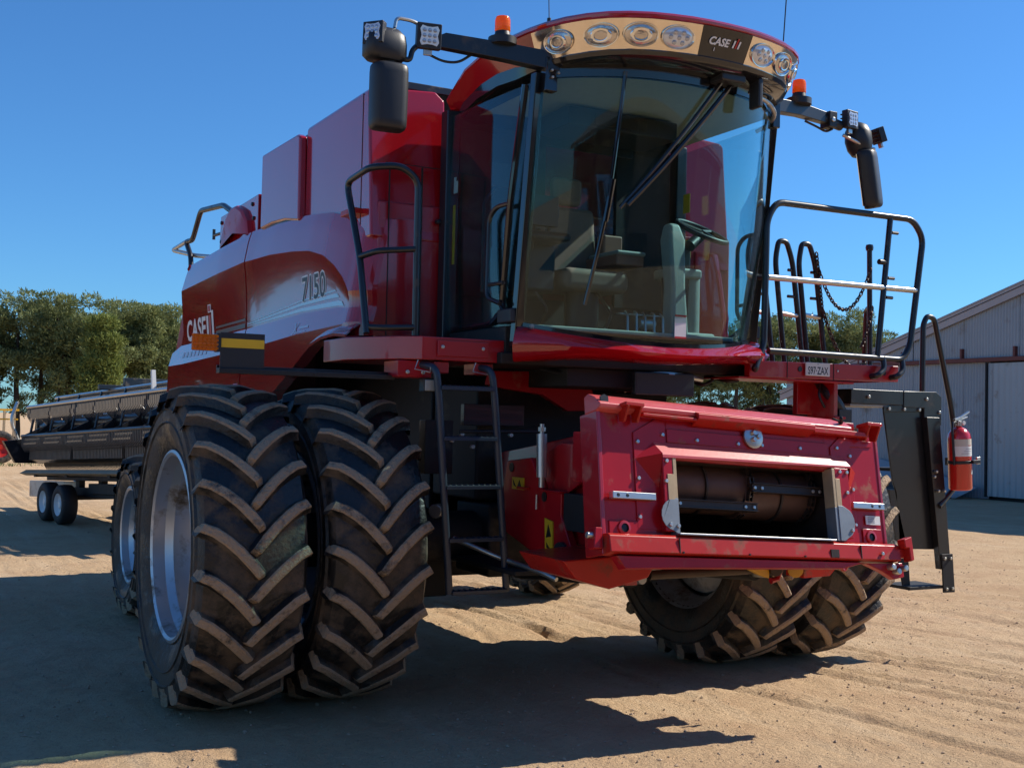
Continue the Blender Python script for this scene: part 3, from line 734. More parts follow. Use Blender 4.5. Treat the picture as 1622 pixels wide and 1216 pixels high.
b = MB(); b.grid([[(-(side_x(2.83, z) - 0.03), y, z) for y in (2.79, 2.87)] for z in np.linspace(1.5, 3.33, 30)], m_ink); o = b.obj('panel_gap', H); s_ = o.modifiers.new('thick', 'SOLIDIFY'); s_.thickness = 0.01
b = MB(); b.prism([(1.53, 3.20), (1.53, 3.285), (1.85, 3.33), (2.2, 3.345), (2.5, 3.33), (2.5, 3.22)], -1.532, -1.485, m_ink, 'X'); b.obj('bin_gap_shade', H)  # solid black strip stands for the shade under the bin panel
b = MB(); b.box((-1.498, 0.3, 3.05), (-1.493, 0.306, 3.95), m_dark); b.obj('bin_seam', H)
# rear access rail
b = MB()
b.tube([(-1.45, 3.80, 3.66), (-1.45, 4.16, 3.782), (-1.45, 5.09, 3.865), (-1.45, 5.42, 3.60), (-1.45, 5.72, 3.62), (-1.45, 5.48, 3.44), (-1.45, 5.44, 3.28)], 0.028, m_black, 10, 0.08)
b.tube([(-1.45, 5.72, 3.62), (-1.5, 6.15, 3.575), (-1.40, 5.5, 3.45), (-1.35, 4.9, 3.37)], 0.024, m_steel, 10, 0.08)
b.obj('access_handrail', H)
b = MB(); b.tube([(-1.47, 4.08, 3.50), (-1.5, 4.3, 3.50)], 0.015, m_black); b.tube([(-1.5, 4.3, 3.46), (-1.5, 4.3, 3.56)], 0.015, m_black); b.obj('hatch_latch', H)
b = MB(); b.prism([(4.1, 1.5), (4.1, 3.26), (5.3, 3.2), (5.9, 2.4), (6.0, 1.6)], -1.5, 1.5, m_red, 'X'); b.obj('engine_hood', H, 0.03)
# ---- cab
def ws(t, h):
    """windscreen surface: t across -1..1, h up 0..1"""
    c = 1 - abs(t) ** 2.5
    xb, yb, zb = 0.895 * t, -0.875 - 0.36 * c, 2.335 - 0.105 * (1 - t * t)
    xt, yt, zt = 0.895 * t, -1.075 - 0.40 * c, 3.86
    bow = 0.03 * math.sin(PI * h)
    return Vector((lerp(xb, xt, h), lerp(yb, yt, h) - bow, lerp(zb, zt, h)))
ts = [math.sin(PI / 2 * x) for x in np.linspace(-1, 1, 33)]
b = MB(); b.grid([[tuple(ws(t, h)) for t in ts] for h in np.linspace(0, 1, 13)], m_glass, True, False)
o = b.obj('windscreen', H, sharp=180); s_ = o.modifiers.new('thick', 'SOLIDIFY'); s_.thickness = 0.006; s_.offset = 0
o['label'] = 'curved tinted windscreen'
# black printed border along the foot and head of the glass
b = MB()
b.grid([[tuple(ws(t, h) + Vector((0, -0.008, 0))) for t in ts] for h in (0.965, 1.0)], m_glossblack, True, False); b.obj('windscreen_border', H)
for sgn in (-1, 1):
    b = MB()
    y0, y1 = -0.86, 0.10
    def sg(u, v):
        yb = lerp(y0, 0.10, u); yt = lerp(-1.05, 0.10, u)
        return (sgn * (0.900 + 0.070 * (1 - (1 - u) ** 2) + 0.012 * math.sin(PI * v)), lerp(yb, yt, v), lerp(2.34, lerp(3.80, 3.80, u), v))
    b.grid([[sg(u, v) for u in np.linspace(0.04, 0.95, 9)] for v in np.linspace(0, 1, 9)], m_sglass, True, sgn < 0)
    o = b.obj('side_window', H, sharp=180); s_ = o.modifiers.new('thick', 'SOLIDIFY'); s_.thickness = 0.005
    # pillars
    b = MB(); b.loft([[(sgn * (0.90 + dx), lerp(-0.86, -1.065, f) + dy, lerp(2.20, 3.84, f)) for dx, dy in ((-.035, -.02), (.035, -.03), (.04, .03), (-.03, .04))] for f in (0, .5, 1)], m_glossblack, False); b.obj('cab_pillar', H, 0.008)
    b = MB(); b.loft([[(sgn * (0.955 + dx), 0.055 + dy, z) for dx, dy in ((-.05, -.05), (.045, -.045), (.05, .05), (-.05, .05))] for z in (2.2, 3.85)], m_black, False); b.obj('cab_pillar', H, 0.01)
    b = MB(); b.tube([(sgn * 0.93, -0.82, 2.40), (sgn * 0.945, -0.74, 2.45), (sgn * 0.965, -0.86, 3.1), (sgn * 0.95, -0.99, 3.78)], 0.022, m_glossblack, 8, 0.08)
    b.tube([(sgn * 0.945, -0.72, 2.42), (sgn * 0.945, -0.6, 2.36), (sgn * 0.93, 0.0, 2.36)], 0.02, m_glossblack, 8, 0.05)
    b.obj('door_frame', H)
    b = MB(); b.tube([(sgn * 0.99, -0.80, 2.47), (sgn * 0.99, -0.62, 2.52), (sgn * 0.985, -0.62, 3.02), (sgn * 0.98, -0.70, 3.08), (sgn * 0.97, -0.86, 3.08)], 0.015, m_black, 8, 0.06)
    b.tube([(sgn * 0.985, -0.62, 2.60), (sgn * 0.97, -0.80, 2.60)], 0.013, m_black, 8); b.obj('door_grab_bar', H)
    b = MB(); b.box((min(sgn * 0.92, sgn * 0.97), -0.90, 2.35), (max(sgn * 0.92, sgn * 0.97), -0.72, 2.44), m_blackp); b.obj('door_hinge', H, 0.012)
# sill and side skirt
b = MB(); b.box((-0.95, -0.80, 2.16), (0.95, 0.1, 2.335), m_dark); b.obj('cab_floor', H, 0.01)
b = MB(); b.prism([(-0.9, 2.33), (-0.9, 3.0), (-0.62, 2.75), (-0.55, 2.5), (-0.5, 2.33)], 0.09, 0.10, m_dark, 'Y'); b.box((-0.88, 0.075, 2.33), (0.88, 0.098, 2.62), m_dark)
b.box((-0.88, 0.07, 3.72), (0.88, 0.098, 3.85), m_dark); b.box((-0.88, 0.06, 2.6), (-0.20, 0.098, 3.75), m_dark); b.box((0.40, 0.06, 2.6), (0.88, 0.098, 3.75), m_dark); b.obj('cab_bulkhead', H, 0.01)
b = MB(); b.box((-.20, .078, 2.6), (.40, .084, 3.73), m_sglass); b.obj('cab_window', H)
# red nose trim under the glass: deep at the corners, thin in the middle
b = MB(); rows = []
for t in ts:
    p = ws(t, 0.0); k = abs(t) ** 3.0
    out = Vector((0.10 * t * abs(t) ** 4, -0.055, 0)); dep = lerp(0.085, 0.215 if t < 0 else 0.165, k)
    n_ = Vector((t * 0.5, -1, 0)).normalized()
    top = p + Vector((0.01 * t, 0, 0.0)) + n_ * 0.008
    rows.append([tuple(top), tuple(top + n_ * 0.035 + Vector((0, 0, -0.012))), tuple(top + n_ * 0.065 + out * 0.3 + Vector((0, 0, -0.045))), tuple(top + n_ * 0.07 + out * 0.5 + Vector((0, 0, -dep * 0.6))), tuple(top + n_ * 0.03 + out * 0.4 + Vector((0, 0, -dep))), tuple(top - n_ * 0.18 + Vector((0, 0, -dep - 0.015)))])
b.grid(rows, m_redclean, True, False)
b.obj('cab_nose_trim', H, sharp=60)
b = MB(); b.grid([[tuple(ws(t, 0.0) + Vector((0, -0.012, z))) for t in ts] for z in (-0.004, 0.022)], m_glossblack, True, False); b.obj('windscreen_seal', H)

# ---- cab roof
half = [(0.0, -1.715), (0.12, -1.712), (0.24, -1.70), (0.36, -1.675), (0.48, -1.64), (0.60, -1.585), (0.70, -1.515), (0.79, -1.42), (0.865, -1.30), (0.915, -1.17), (0.95, -1.02), (0.975, -0.8), (0.985, -0.55), (0.985, -0.25), (0.97, 0.05), (0.90, 0.12), (0.5, 0.13)]
outline = [(-x, y) for x, y in half[:0:-1]] + half
def roof_top(y): return 4.125 - 0.22 * max(0, (y + 0.55) / 0.68) ** 2
def roof_bot(y): return interp(y, [(-1.72, 3.885), (-1.2, 3.875), (-0.8, 3.86), (-0.4, 3.885), (0.13, 3.80)])
def inset(x, y, d):
    c = Vector((0, -0.75)); v = Vector((x, y)) - c; L_ = v.length
    v2 = Vector((v.x * (1 - d / 0.985), v.y * (1 - d / 0.95))); return (c.x + v2.x, c.y + v2.y)
def ring(d, zf):
    r_ = []
    for (x, y) in outline:
        xx, yy = inset(x, y, d); r_.append((xx, yy, zf(y)))
    return r_
b = MB()
rings = [ring(0.13, lambda y: roof_bot(y) + 0.005), ring(0.085, lambda y: roof_bot(y)), ring(0.07, lambda y: roof_bot(y) + 0.03), ring(-0.005, lambda y: roof_top(y) - 0.045), ring(-0.016, lambda y: roof_top(y) - 0.038), ring(-0.018, lambda y: roof_top(y) - 0.024), ring(0.0, lambda y: roof_top(y) - 0.005), ring(0.06, lambda y: roof_top(y) + 0.012), ring(0.22, lambda y: roof_top(y) + 0.035), ring(0.5, lambda y: roof_top(y) * 0.5 + 2.09), ring(0.95, lambda y: 4.16)]
b.loft(rings, m_redclean, True, True, False)
roof = b.obj('cab_roof', H, sharp=28); roof['label'] = 'red cab roof with a curved lamp band'
b = MB(); b.loft([ring(0.06, lambda y: roof_bot(y) + 0.004), ring(0.10, lambda y: roof_bot(y) - 0.02), ring(0.22, lambda y: roof_bot(y) - 0.03), ring(0.95, lambda y: 3.87)], m_glossblack, True, True, False); b.obj('roof_lining', roof, sharp=30)
b = MB(); b.loft([ring(0.09, lambda y: roof_bot(y) - 0.01), ring(0.06, lambda y: roof_bot(y) + 0.004), ring(0.05 - 0, lambda y: roof_bot(y) + 0.028 + 0.05 * (y > -1.0)), ring(0.08, lambda y: roof_bot(y) + 0.06 + 0.03 * (y > -1.0))], m_glossblack, True, True, False); b.obj('roof_skirt', roof, sharp=30)
def face_pt(s_, v):
    """point and outward normal on the leaning front band; s_ is signed arc length from the centre"""
    pts = half; acc = 0.0; s0 = abs(s_)
    for i in range(len(pts) - 1):
        a, c = Vector(pts[i]), Vector(pts[i + 1]); L_ = (c - a).length
        if acc + L_ >= s0 or i == len(pts) - 2:
            f = (s0 - acc) / L_; p = a.lerp(c, f); break
        acc += L_
    sg_ = 1 if s_ >= 0 else -1
    xb, yb = inset(p.x, p.y, 0.07 - 0.004); xt, yt = inset(p.x, p.y, -0.005 - 0.004)
    zb, zt = roof_bot(p.y) + 0.03, roof_top(p.y) - 0.045
    return Vector((sg_ * lerp(xb, xt, v), lerp(yb, yt, v), lerp(zb, zt, v)))
def face_n(s_, v):
    e = 0.02; u = face_pt(s_ + e, v) - face_pt(s_ - e, v); w = face_pt(s_, min(1, v + .1)) - face_pt(s_, v - .1)
    n_ = u.cross(w).normalized(); return n_ if n_.y < 0 or abs(s_) > 1.2 else -n_
def band(s0, s1, v0, v1, m, lift, name, n=14):
    b = MB(); b.grid([[tuple(face_pt(lerp(s0, s1, i / n), v) + face_n(lerp(s0, s1, i / n), 0.5) * lift) for i in range(n + 1)] for v in (v0, 0.5 * (v0 + v1), v1)], m, True, False)
    o = b.obj(name, roof, sharp=60); s_ = o.modifiers.new('thick', 'SOLIDIFY'); s_.thickness = 0.006; return o
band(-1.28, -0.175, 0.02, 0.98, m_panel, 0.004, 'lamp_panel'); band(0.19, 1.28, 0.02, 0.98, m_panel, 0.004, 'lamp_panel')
band(-0.172, 0.187, -0.02, 0.99, m_glossblack, 0.003, 'badge_panel')
def lens_frame(s_, v=0.5):
    p = face_pt(s_, v); n_ = face_n(s_, v); u = (face_pt(s_ + .02, v) - face_pt(s_ - .02, v)).normalized(); w = n_.cross(u).normalized()
    if w.z < 0: w = -w
    return frame(p, u, w, u.cross(w))
for i, s_ in enumerate((-1.075, -0.79, -0.555, -0.325, 0.322, 0.555, 0.79, 1.075)):
    led = abs(s_) < 0.4
    T = lens_frame(s_); rx, ry = 0.102, 0.066
    sq = Matrix.Diagonal((rx, ry, 1, 1))
    b = MB()
    prof = [(1.06, 0.004), (1.03, 0.016), (0.98, 0.015), (0.93, 0.006)] + ([(0.9, 0.004)])
    b.lathe(prof, m_chrome, 32, T @ sq)
    lm = b.obj('work_lamp', roof, sharp=50)
    b = MB()
    if led:
        b.lathe([(0.93, 0.0055), (0.80, 0.014), (0.5, 0.022), (0.0, 0.025)], m_led, 28, T @ sq)
        for k in range(7):
            a = k * PI / 3; r_ = 0.5 if k < 6 else 0.0; b.disc(T @ Vector((rx * r_ * math.cos(a), ry * r_ * math.sin(a), 0.020)), T.to_3x3() @ Vector((0, 0, 1)), 0.014, 0.006, m_leddot, 10)
    else:
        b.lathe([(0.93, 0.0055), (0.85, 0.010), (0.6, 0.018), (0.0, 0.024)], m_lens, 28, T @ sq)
        b.lathe([(0.64, 0.020), (0.60, 0.026), (0.45, 0.026), (0.40, 0.024)], m_chrome, 24, T @ sq)
    b.obj('lamp_lens', roof, sharp=60)
# badge lettering
T = lens_frame(-0.005, 0.55)
vs, fs = text_verts('CASE', 0.062, 0.2, 0.0018, 0.001, 3)
w0 = max(v[0] for v in vs)
b = MB(); b.add([(v[0] - 0.115, v[1] - 0.018, v[2] + 0.008) for v in vs], fs, m_white, False, T); b.obj('badge_lettering', roof)
for k, (mm, h0, h1) in enumerate(((m_white, -0.018, 0.026), (m_redink, -0.018, 0.040), (m_white, -0.018, 0.026))):
    x = -0.115 + w0 + 0.02 + k * 0.019
    b = MB(); b.prism([(x, h0), (x + 0.011, h0), (x + 0.011 + (h1 - h0) * .2, h1), (x + (h1 - h0) * .2, h1)], 0.007, 0.009, mm, 'Z', T=T); b.obj('badge_bar', roof)
b = MB(); b.box((-0.065, -0.055, 0.007), (-0.061, -0.034, 0.009), m_white, T); b.obj('badge_mark', roof)
# mirrored lower visor and grey tube at the right-hand corner
b = MB(); b.tube([(0.40, -1.42, 3.84), (0.62, -1.36, 3.83), (0.80, -1.22, 3.80), (0.86, -1.08, 3.77), (0.84, -0.98, 3.745)], 0.014, m_steel, 10, 0.1); b.obj('corner_tube', H)
b = MB(); b.tube([(-0.743, -0.9, 4.12), (-0.745, -0.9, 4.25)], 0.013, m_blackp); b.tube([(-0.745, -0.9, 4.25), (-0.77, -0.9, 4.9)], 0.003, m_blackp, 6); b.obj('antenna', H)
b = MB(); b.tube([(1.0, -0.9, 4.03), (1.13, -0.9, 4.42), (1.17, -0.9, 5.0)], 0.0045, m_blackp, 6); b.obj('antenna', H)

# ---- wipers
def wpt(x, z, off=0.03):
    lo, hi = 0.0, 1.0; t = x / 0.895
    for _ in range(30):
        h = 0.5 * (lo + hi)
        if ws(t, h).z < z: lo = h
        else: hi = h
    p = ws(t, h); return p + Vector((t * .3, -1, 0)).normalized() * off
b = MB()
def wline(pts, r, off, n=8, m=m_glossblack):
    seg = []
    for (a, c) in zip(pts[:-1], pts[1:]):
        for i in range(n): f = i / n; seg.append(wpt(lerp(a[0], c[0], f), lerp(a[1], c[1], f), off))
    seg.append(wpt(*pts[-1], off)); b.tube(seg, r, m, 8)
wline([(0.20, 3.84), (-0.44, 3.05)], 0.017, 0.05); wline([(0.12, 3.84), (-0.48, 3.03)], 0.013, 0.045)
b.obj('wiper_arm', H); b = MB()
wline([(-0.50, 3.83), (-0.54, 3.02), (-0.60, 2.46)], 0.012, 0.024); wline([(-0.525, 3.2), (-0.545, 2.95)], 0.018, 0.03); b.obj('wiper_blade', H)
b = MB(); b.box((0.06, -1.60, 3.825), (0.24, -1.42, 3.88), m_blackp); b.box((0.34, -1.60, 3.70), (0.375, -1.50, 3.88), m_blackp); islands(b, 'wiper_motor', H, 0.012)
# stickers on the glass
b = MB(); p = wpt(0.02, 2.36, 0.004); b.box((p.x - .035, p.y - .003, p.z - .07), (p.x + .05, p.y + .003, p.z + .06), m_white)
for k in (-.075, .06): b.box((p.x - .035, p.y - .006, p.z + k), (p.x + .05, p.y - .003, p.z + k + .012), m_redink)
b.obj('windscreen_sticker', H)
b = MB(); b.box((-0.943, -0.05, 3.28), (-0.938, 0.05, 3.36), m_white); b.box((-0.943, -0.02, 3.36), (-0.938, 0.045, 3.39), m_white); b.obj('window_sticker', H)
b = MB(); b.box((0.888, -0.18, 3.32), (0.892, -0.10, 3.46), m_yellow); b.obj('window_sticker', H)
b = MB(); b.box((0.888, -0.20, 2.98), (0.892, -0.13, 3.12), m_yellow); b.obj('window_sticker', H)
b = MB(); b.box((-0.945, -0.02, 2.80), (-0.938, 0.01, 3.2), m_yellow); b.obj('window_sticker', H)

# ---- cab interior
b = MB(); b.grid([[tuple(ws(t * 0.93, 0.965) + Vector((0, 0.03 + q, -0.005 * q))) for t in ts] for q in (0, 0.5, 1.05)], m_head, True, True); b.obj('headliner', H)
b = MB(); b.box((-0.30, -0.42, 2.65), (0.22, 0.0, 2.80), m_seat); b.obj('seat_cushion', H, 0.05, seg=3)
b = MB(); b.prism([(-0.04, 2.75), (0.06, 2.75), (0.12, 3.28), (0.02, 3.30)], -0.28, 0.20, m_seat, 'X'); b.obj('seat_backrest', H, 0.05, seg=3)
b = MB(); b.box((-0.16, 0.0, 3.30), (0.08, 0.09, 3.50), m_seat); b.obj('headrest', H, 0.04, seg=3)
b = MB(); b.cyl((-0.04, -0.2, 2.33), (-0.04, -0.2, 2.66), 0.12, m_blackp); b.obj('seat_pedestal', H)
b = MB(); b.box((0.10, -0.42, 2.84), (0.33, 0.0, 2.92), m_brown); b.box((0.20, -0.10, 2.90), (0.36, 0.0, 3.10), m_brown); b.box((0.1, -0.43, 2.915), (0.34, -0.05, 2.945), m_pale); b.obj('side_seat', H, 0.03, seg=3)
b = MB(); b.loft([[(0.46 + dx * k, -0.62 + dy * k + y, z) for dx, dy in ((-.06, -.06), (.06, -.06), (.06, .06), (-.06, .06))] for z, k, y in ((2.3, 1.25, 0), (2.7, 1.0, 0.02), (3.02, 1.15, 0.05), (3.14, 0.75, 0.07))], m_pale, False); b.obj('steering_column', H, 0.03, seg=3)
b = MB(); b.tube([(0.62, -0.55, 3.0), (0.75, -0.5, 3.09)], 0.04, m_blackp); 
cw = Vector((0.76, -0.5, 3.12)); qn = Vector((0.15, -0.45, 0.88)).to_track_quat('Z', 'Y')
b.tube([tuple(cw + qn @ Vector((0.19 * math.cos(a), 0.19 * math.sin(a), 0))) for a in np.linspace(0, 2 * PI, 25)[:-1]], 0.018, m_blackp, 8, closed=True)
for a in (0.3, 2.4, 4.5): b.tube([tuple(cw), tuple(cw + qn @ Vector((0.19 * math.cos(a), 0.19 * math.sin(a), 0)))], 0.016, m_blackp, 6)
b.obj('steering_wheel', H)
b = MB(); b.loft([[(0.60 + dx, -0.42 + dy, z) for dx, dy in ((-.09 * k, -.06), (.09 * k, -.06), (.09 * k, .06), (-.09 * k, .06))] for z, k in ((2.35, .7), (2.75, 1), (3.05, 1.0))], m_blackp, False); b.box((0.50, -0.52, 2.78), (0.76, -0.28, 2.85), m_pale); b.obj('dash_console', H, 0.02)
b = MB(); b.cyl((0.72, -0.42, 2.34), (0.72, -0.42, 2.80), 0.075, m_pale, 16); b.obj('armrest_post', H)
b = MB(); b.box((0.55, -0.55, 2.33), (0.86, -0.35, 2.40), m_pale); b.obj('foot_rest', H, 0.02)
b = MB(); b.box((-0.85, -0.95, 2.315), (0.7, -0.70, 2.345), m_pale); b.obj('floor_mat', H, 0.01)
b = MB(); b.box((-0.62, -0.36, 2.62), (-0.34, 0.02, 2.95), m_blackp); b.box((-0.66, -0.6, 2.93), (-0.36, -0.1, 2.99), m_blackp); b.obj('control_armrest', H, 0.03)
b = MB(); b.cyl((-0.50, -0.5, 2.98), (-0.48, -0.52, 3.10), 0.018, m_blackp); b.box((-0.52, -0.56, 3.08), (-0.44, -0.49, 3.17), m_blackp); b.obj('joystick', H, 0.012)
b = MB(); b.box((-0.80, -0.30, 3.30), (-0.60, -0.27, 3.46), m_blackp); b.tube([(-0.84, -0.25, 2.6), (-0.85, -0.27, 3.2), (-0.70, -0.27, 3.36)], 0.012, m_blackp, 8, .05); b.obj('monitor', H, 0.01)
b = MB(); b.tube([(-0.3, -0.5, 2.36), (-0.1, -0.6, 2.36), (0.05, -0.45, 2.5), (0.02, -0.3, 2.66)], 0.012, m_ink, 6, .05); b.tube([(-0.4, -0.2, 2.36), (-0.42, -0.4, 2.5), (-0.5, -0.3, 2.66)], 0.010, m_ink, 6, .05); b.obj('cab_cable', H)
b = MB(); b.box((-0.50, -0.75, 3.66), (0.35, -0.35, 3.78), m_blackp); b.box((-0.3, -0.76, 3.68), (0.1, -0.75, 3.76), m_dark); b.obj('overhead_console', H, 0.02)
b = MB(); b.box((0.14, -0.30, 3.62), (0.30, -0.28, 3.72), m_blackp); b.tube([(0.22, -0.29, 3.7), (0.22, -0.35, 3.85)], 0.01, m_blackp); b.obj('cab_mirror', H, 0.008)
b = MB(); b.box((-0.72, -0.58, 3.02), (-0.46, -0.54, 3.22), m_blackp); b.tube([(-0.58, -0.54, 3.0), (-0.56, -0.4, 2.9)], 0.015, m_blackp); b.obj('monitor', H, 0.015)
b = MB()
for k in range(5): b.tube([(-0.05 + 0.07 * k, -0.8, 2.34), (-0.04 + 0.07 * k, -0.78, 2.46 + 0.02 * (k % 2)), (-0.02 + 0.07 * k, -0.72, 2.49)], 0.008, m_steel, 6, 0.02); b.box((-0.08 + 0.07 * k, -0.75, 2.47), (-0.02 + 0.07 * k, -0.70, 2.475), m_steel)
b.cyl((0.1, -0.7, 2.42), (0.22, -0.7, 2.42), 0.035, m_steel, 12); b.obj('pedals', H)

# ---- mirror arms with beacons and work lights
def beacon(p, parent):
    b = MB(); b.lathe([(0.0, -0.03), (0.085, -0.03), (0.085, 0.012), (0.05, 0.022), (0.044, 0.05), (0.0, 0.05)], m_blackp, 24, Matrix.Translation(p)); bo = b.obj('beacon_base', parent, sharp=40)
    b = MB(); b.lathe([(0.042, 0.045), (0.047, 0.055), (0.046, 0.12), (0.040, 0.138), (0.02, 0.145), (0.0, 0.146)], m_beacon, 24, Matrix.Translation(p)); b.obj('beacon', parent, sharp=50)
def work_light(p, dirv, size, parent, up=(0, 0, 1)):
    z = Vector(dirv).normalized(); x = Vector(up).cross(z).normalized(); y = z.cross(x); T = frame(p, x, y, z); h = size / 2
    b = MB(); b.box((-h, -h, -0.05), (h, h, 0.0), m_blackp, T)
    for k in range(4): b.box((-h * .8, -h * .8 + k * h * .45, -0.075), (h * .8, -h * .65 + k * h * .45, -0.05), m_blackp, T)
    b.box((-h * .35, -h - 0.035, -0.04), (h * .35, -h, -0.02), m_steel, T); bo = b.obj('work_light', parent, 0.012)
    b = MB(); pl = [(.78, .5), (.62, .78), (.2, .68), (-.2, .68), (-.62, .78), (-.78, .5), (-.66, 0), (-.78, -.5), (-.62, -.78), (-.2, -.68), (.2, -.68), (.62, -.78), (.78, -.5), (.66, 0)]
    b.prism([(x_ * h, y_ * h) for x_, y_ in pl], 0.0, 0.006, m_led, 'Z', T=T)
    for i in (-1, 0, 1):
        for j in (-1, 0, 1): b.disc(T @ Vector((i * h * .42, j * h * .42, 0.006)), z, h * .17, 0.003, m_leddot, 8)
    b.obj('light_lens', parent)
# left arm (far from the driver's door side)
arm = empty('mirror_arm', (0, 0, 0), (0, 0, 0), H); arm['label'] = 'mirror arm reaching out past the tank wall'
b = MB()
b.loft([[(-0.80, -1.13 + dy, 3.895 + dz) for dy, dz in ((-.04, -.055), (.04, -.055), (.04, .055), (-.04, .055))], [(-1.12, -1.05 + dy, 3.93 + dz) for dy, dz in ((-.035, -.05), (.035, -.05), (.035, .05), (-.035, .05))], [(-1.50, -1.0 + dy, 3.945 + dz) for dy, dz in ((-.03, -.045), (.03, -.045), (.03, .045), (-.03, .045))], [(-1.56, -1.0 + dy, 3.93 + dz) for dy, dz in ((-.02, -.03), (.02, -.03), (.02, .03), (-.02, .03))]], m_black, False)
b.box((-0.90, -1.15, 3.72), (-0.82, -1.09, 3.92), m_glossblack)
for (x, z) in ((-.86, 3.80), (-.82, 3.83), (-.865, 3.84)): b.cyl((x, -1.17, z), (x, -1.15, z), 0.009, m_zinc, 8)
b.obj('arm_beam', arm, 0.006)
beacon(Vector((-1.145, -1.05, 4.0)), arm)
b = MB(); b.tube([(-1.60, -1.0, 3.99), (-1.70, -1.0, 4.03), (-1.80, -1.0, 4.03), (-1.81, -1.0, 3.97)], 0.011, m_steel, 8, 0.03); b.tube([(-1.66, -1.0, 3.90), (-1.70, -1.0, 3.86), (-1.71, -1.0, 3.80), (-1.78, -1.0, 3.80)], 0.016, m_black, 8, 0.03); b.obj('bent_rod', arm)
b = MB(); b.tube([(-1.60, -0.99, 3.86), (-1.50, -0.99, 3.83), (-1.40, -0.99, 3.84), (-1.32, -1.0, 3.90)], 0.008, m_blackp, 8, 0.05); b.obj('cable', arm)
work_light(Vector((-1.615, -1.05, 3.945)), (-0.18, -1, -0.12), 0.145, arm)
work_light(Vector((-1.955, -1.03, 3.915)), (-0.75, -0.66, 0.05), 0.125, arm)
b = MB(); rings_ = []
for z, k, dy in ((3.775, .80, 0), (3.80, 1.0, 0), (3.87, 1.0, 0), (3.92, .93, .0), (3.955, .68, .005), (3.965, .3, .01)):
    rings_.append([(-1.86 + 0.125 * k * math.copysign(abs(math.cos(a)) ** .6, math.cos(a)), -0.98 + dy + 0.085 * k * math.copysign(abs(math.sin(a)) ** .7, math.sin(a)), z) for a in np.linspace(0, 2 * PI, 25)[:-1]])
b.loft(rings_, m_blackp); b.cyl((-1.83, -0.98, 3.73), (-1.83, -0.98, 3.78), 0.05, m_blackp); b.obj('mirror_head', arm, sharp=50)
def mirror_shell(c, ang, w, h, d, parent, tilt=0.0, lean=0.0):
    T = Matrix.Translation(c) @ Matrix.Rotation(lean, 4, 'Y') @ Euler((tilt, 0, ang)).to_matrix().to_4x4()
    b = MB(); rr_ = []
    for f, e in ((0.0, .78), (.02, .90), (.06, .965), (.15, .985), (.5, 1.0), (.86, 1.0), (.95, .975), (.985, .91), (1.0, .80)):
        z = lerp(-h / 2, h / 2, f)
        rr_.append([(w / 2 * e * math.copysign(abs(math.cos(a)) ** .45, math.cos(a)), (d * e * math.copysign(abs(math.sin(a)) ** .6, math.sin(a)) if math.sin(a) < 0 else 0.02 * math.sin(a)), z) for a in np.linspace(0, 2 * PI, 33)[:-1]])
    b.loft(rr_, m_blackp, T=T); b.obj('mirror_shell', parent, sharp=60)
    b = MB(); b.box((-w * .43, 0.020, -h * .45), (w * .43, 0.024, h * .45), m_chrome, T); b.obj('mirror_glass', parent)
mirror_shell(Vector((-1.838, -0.98, 3.565)), R(-4), 0.215, 0.375, 0.11, arm, 0.02)
# right arm
arm = empty('mirror_arm', (0, 0, 0), (0, 0, 0), H); arm['label'] = 'mirror arm reaching out above the railed platform'
b = MB()
b.loft([[(0.86, -1.10 + dy, 3.90 + dz) for dy, dz in ((-.04, -.045), (.04, -.045), (.04, .045), (-.04, .045))], [(1.14, -1.04 + dy, 3.925 + dz) for dy, dz in ((-.035, -.045), (.035, -.045), (.035, .045), (-.035, .045))], [(1.42, -1.0 + dy, 3.915 + dz) for dy, dz in ((-.03, -.04), (.03, -.04), (.03, .04), (-.03, .04))]], m_black, False)
b.box((0.84, -1.15, 3.74), (0.90, -1.09, 3.92), m_glossblack); b.obj('arm_beam', arm, 0.006)
beacon(Vector((1.147, -1.05, 3.985)), arm)
b = MB(); b.cyl((1.40, -1.0, 3.91), (1.58, -1.0, 3.88), 0.035, m_blackp); b.box((1.43, -1.05, 3.85), (1.50, -0.95, 3.96), m_blackp); b.cyl((1.46, -1.06, 3.90), (1.46, -0.94, 3.90), 0.018, m_steel, 10); b.obj('swivel_joint', arm, 0.006)
b = MB(); b.tube([(1.25, -1.0, 3.87), (1.36, -1.0, 3.845), (1.44, -1.0, 3.82), (1.50, -1.0, 3.85)], 0.008, m_blackp, 8, 0.04); b.tube([(1.60, -1.0, 3.82), (1.68, -1.02, 3.79), (1.80, -1.02, 3.755), (1.90, -1.0, 3.76)], 0.012, m_steel, 8, 0.04); b.obj('cable', arm)
work_light(Vector((1.635, -1.06, 3.925)), (0.18, -1, 0.02), 0.125, arm)
work_light(Vector((1.975, -0.99, 3.875)), (0.9, -0.15, 0.35), 0.11, arm)
b = MB(); rings_ = []
for z, k in ((3.70, .55), (3.74, .85), (3.80, 1.0), (3.87, .95), (3.92, .7), (3.94, .3)):
    rings_.append([(1.775 + (3.94 - z) * .1 + 0.10 * k * math.cos(a), -0.96 + 0.095 * k * math.sin(a), z) for a in np.linspace(0, 2 * PI, 21)[:-1]])
b.loft(rings_, m_blackp); b.obj('mirror_head', arm, sharp=50)
mirror_shell(Vector((1.845, -0.97, 3.535)), R(36), 0.24, 0.41, 0.10, arm, 0.0, R(-11))
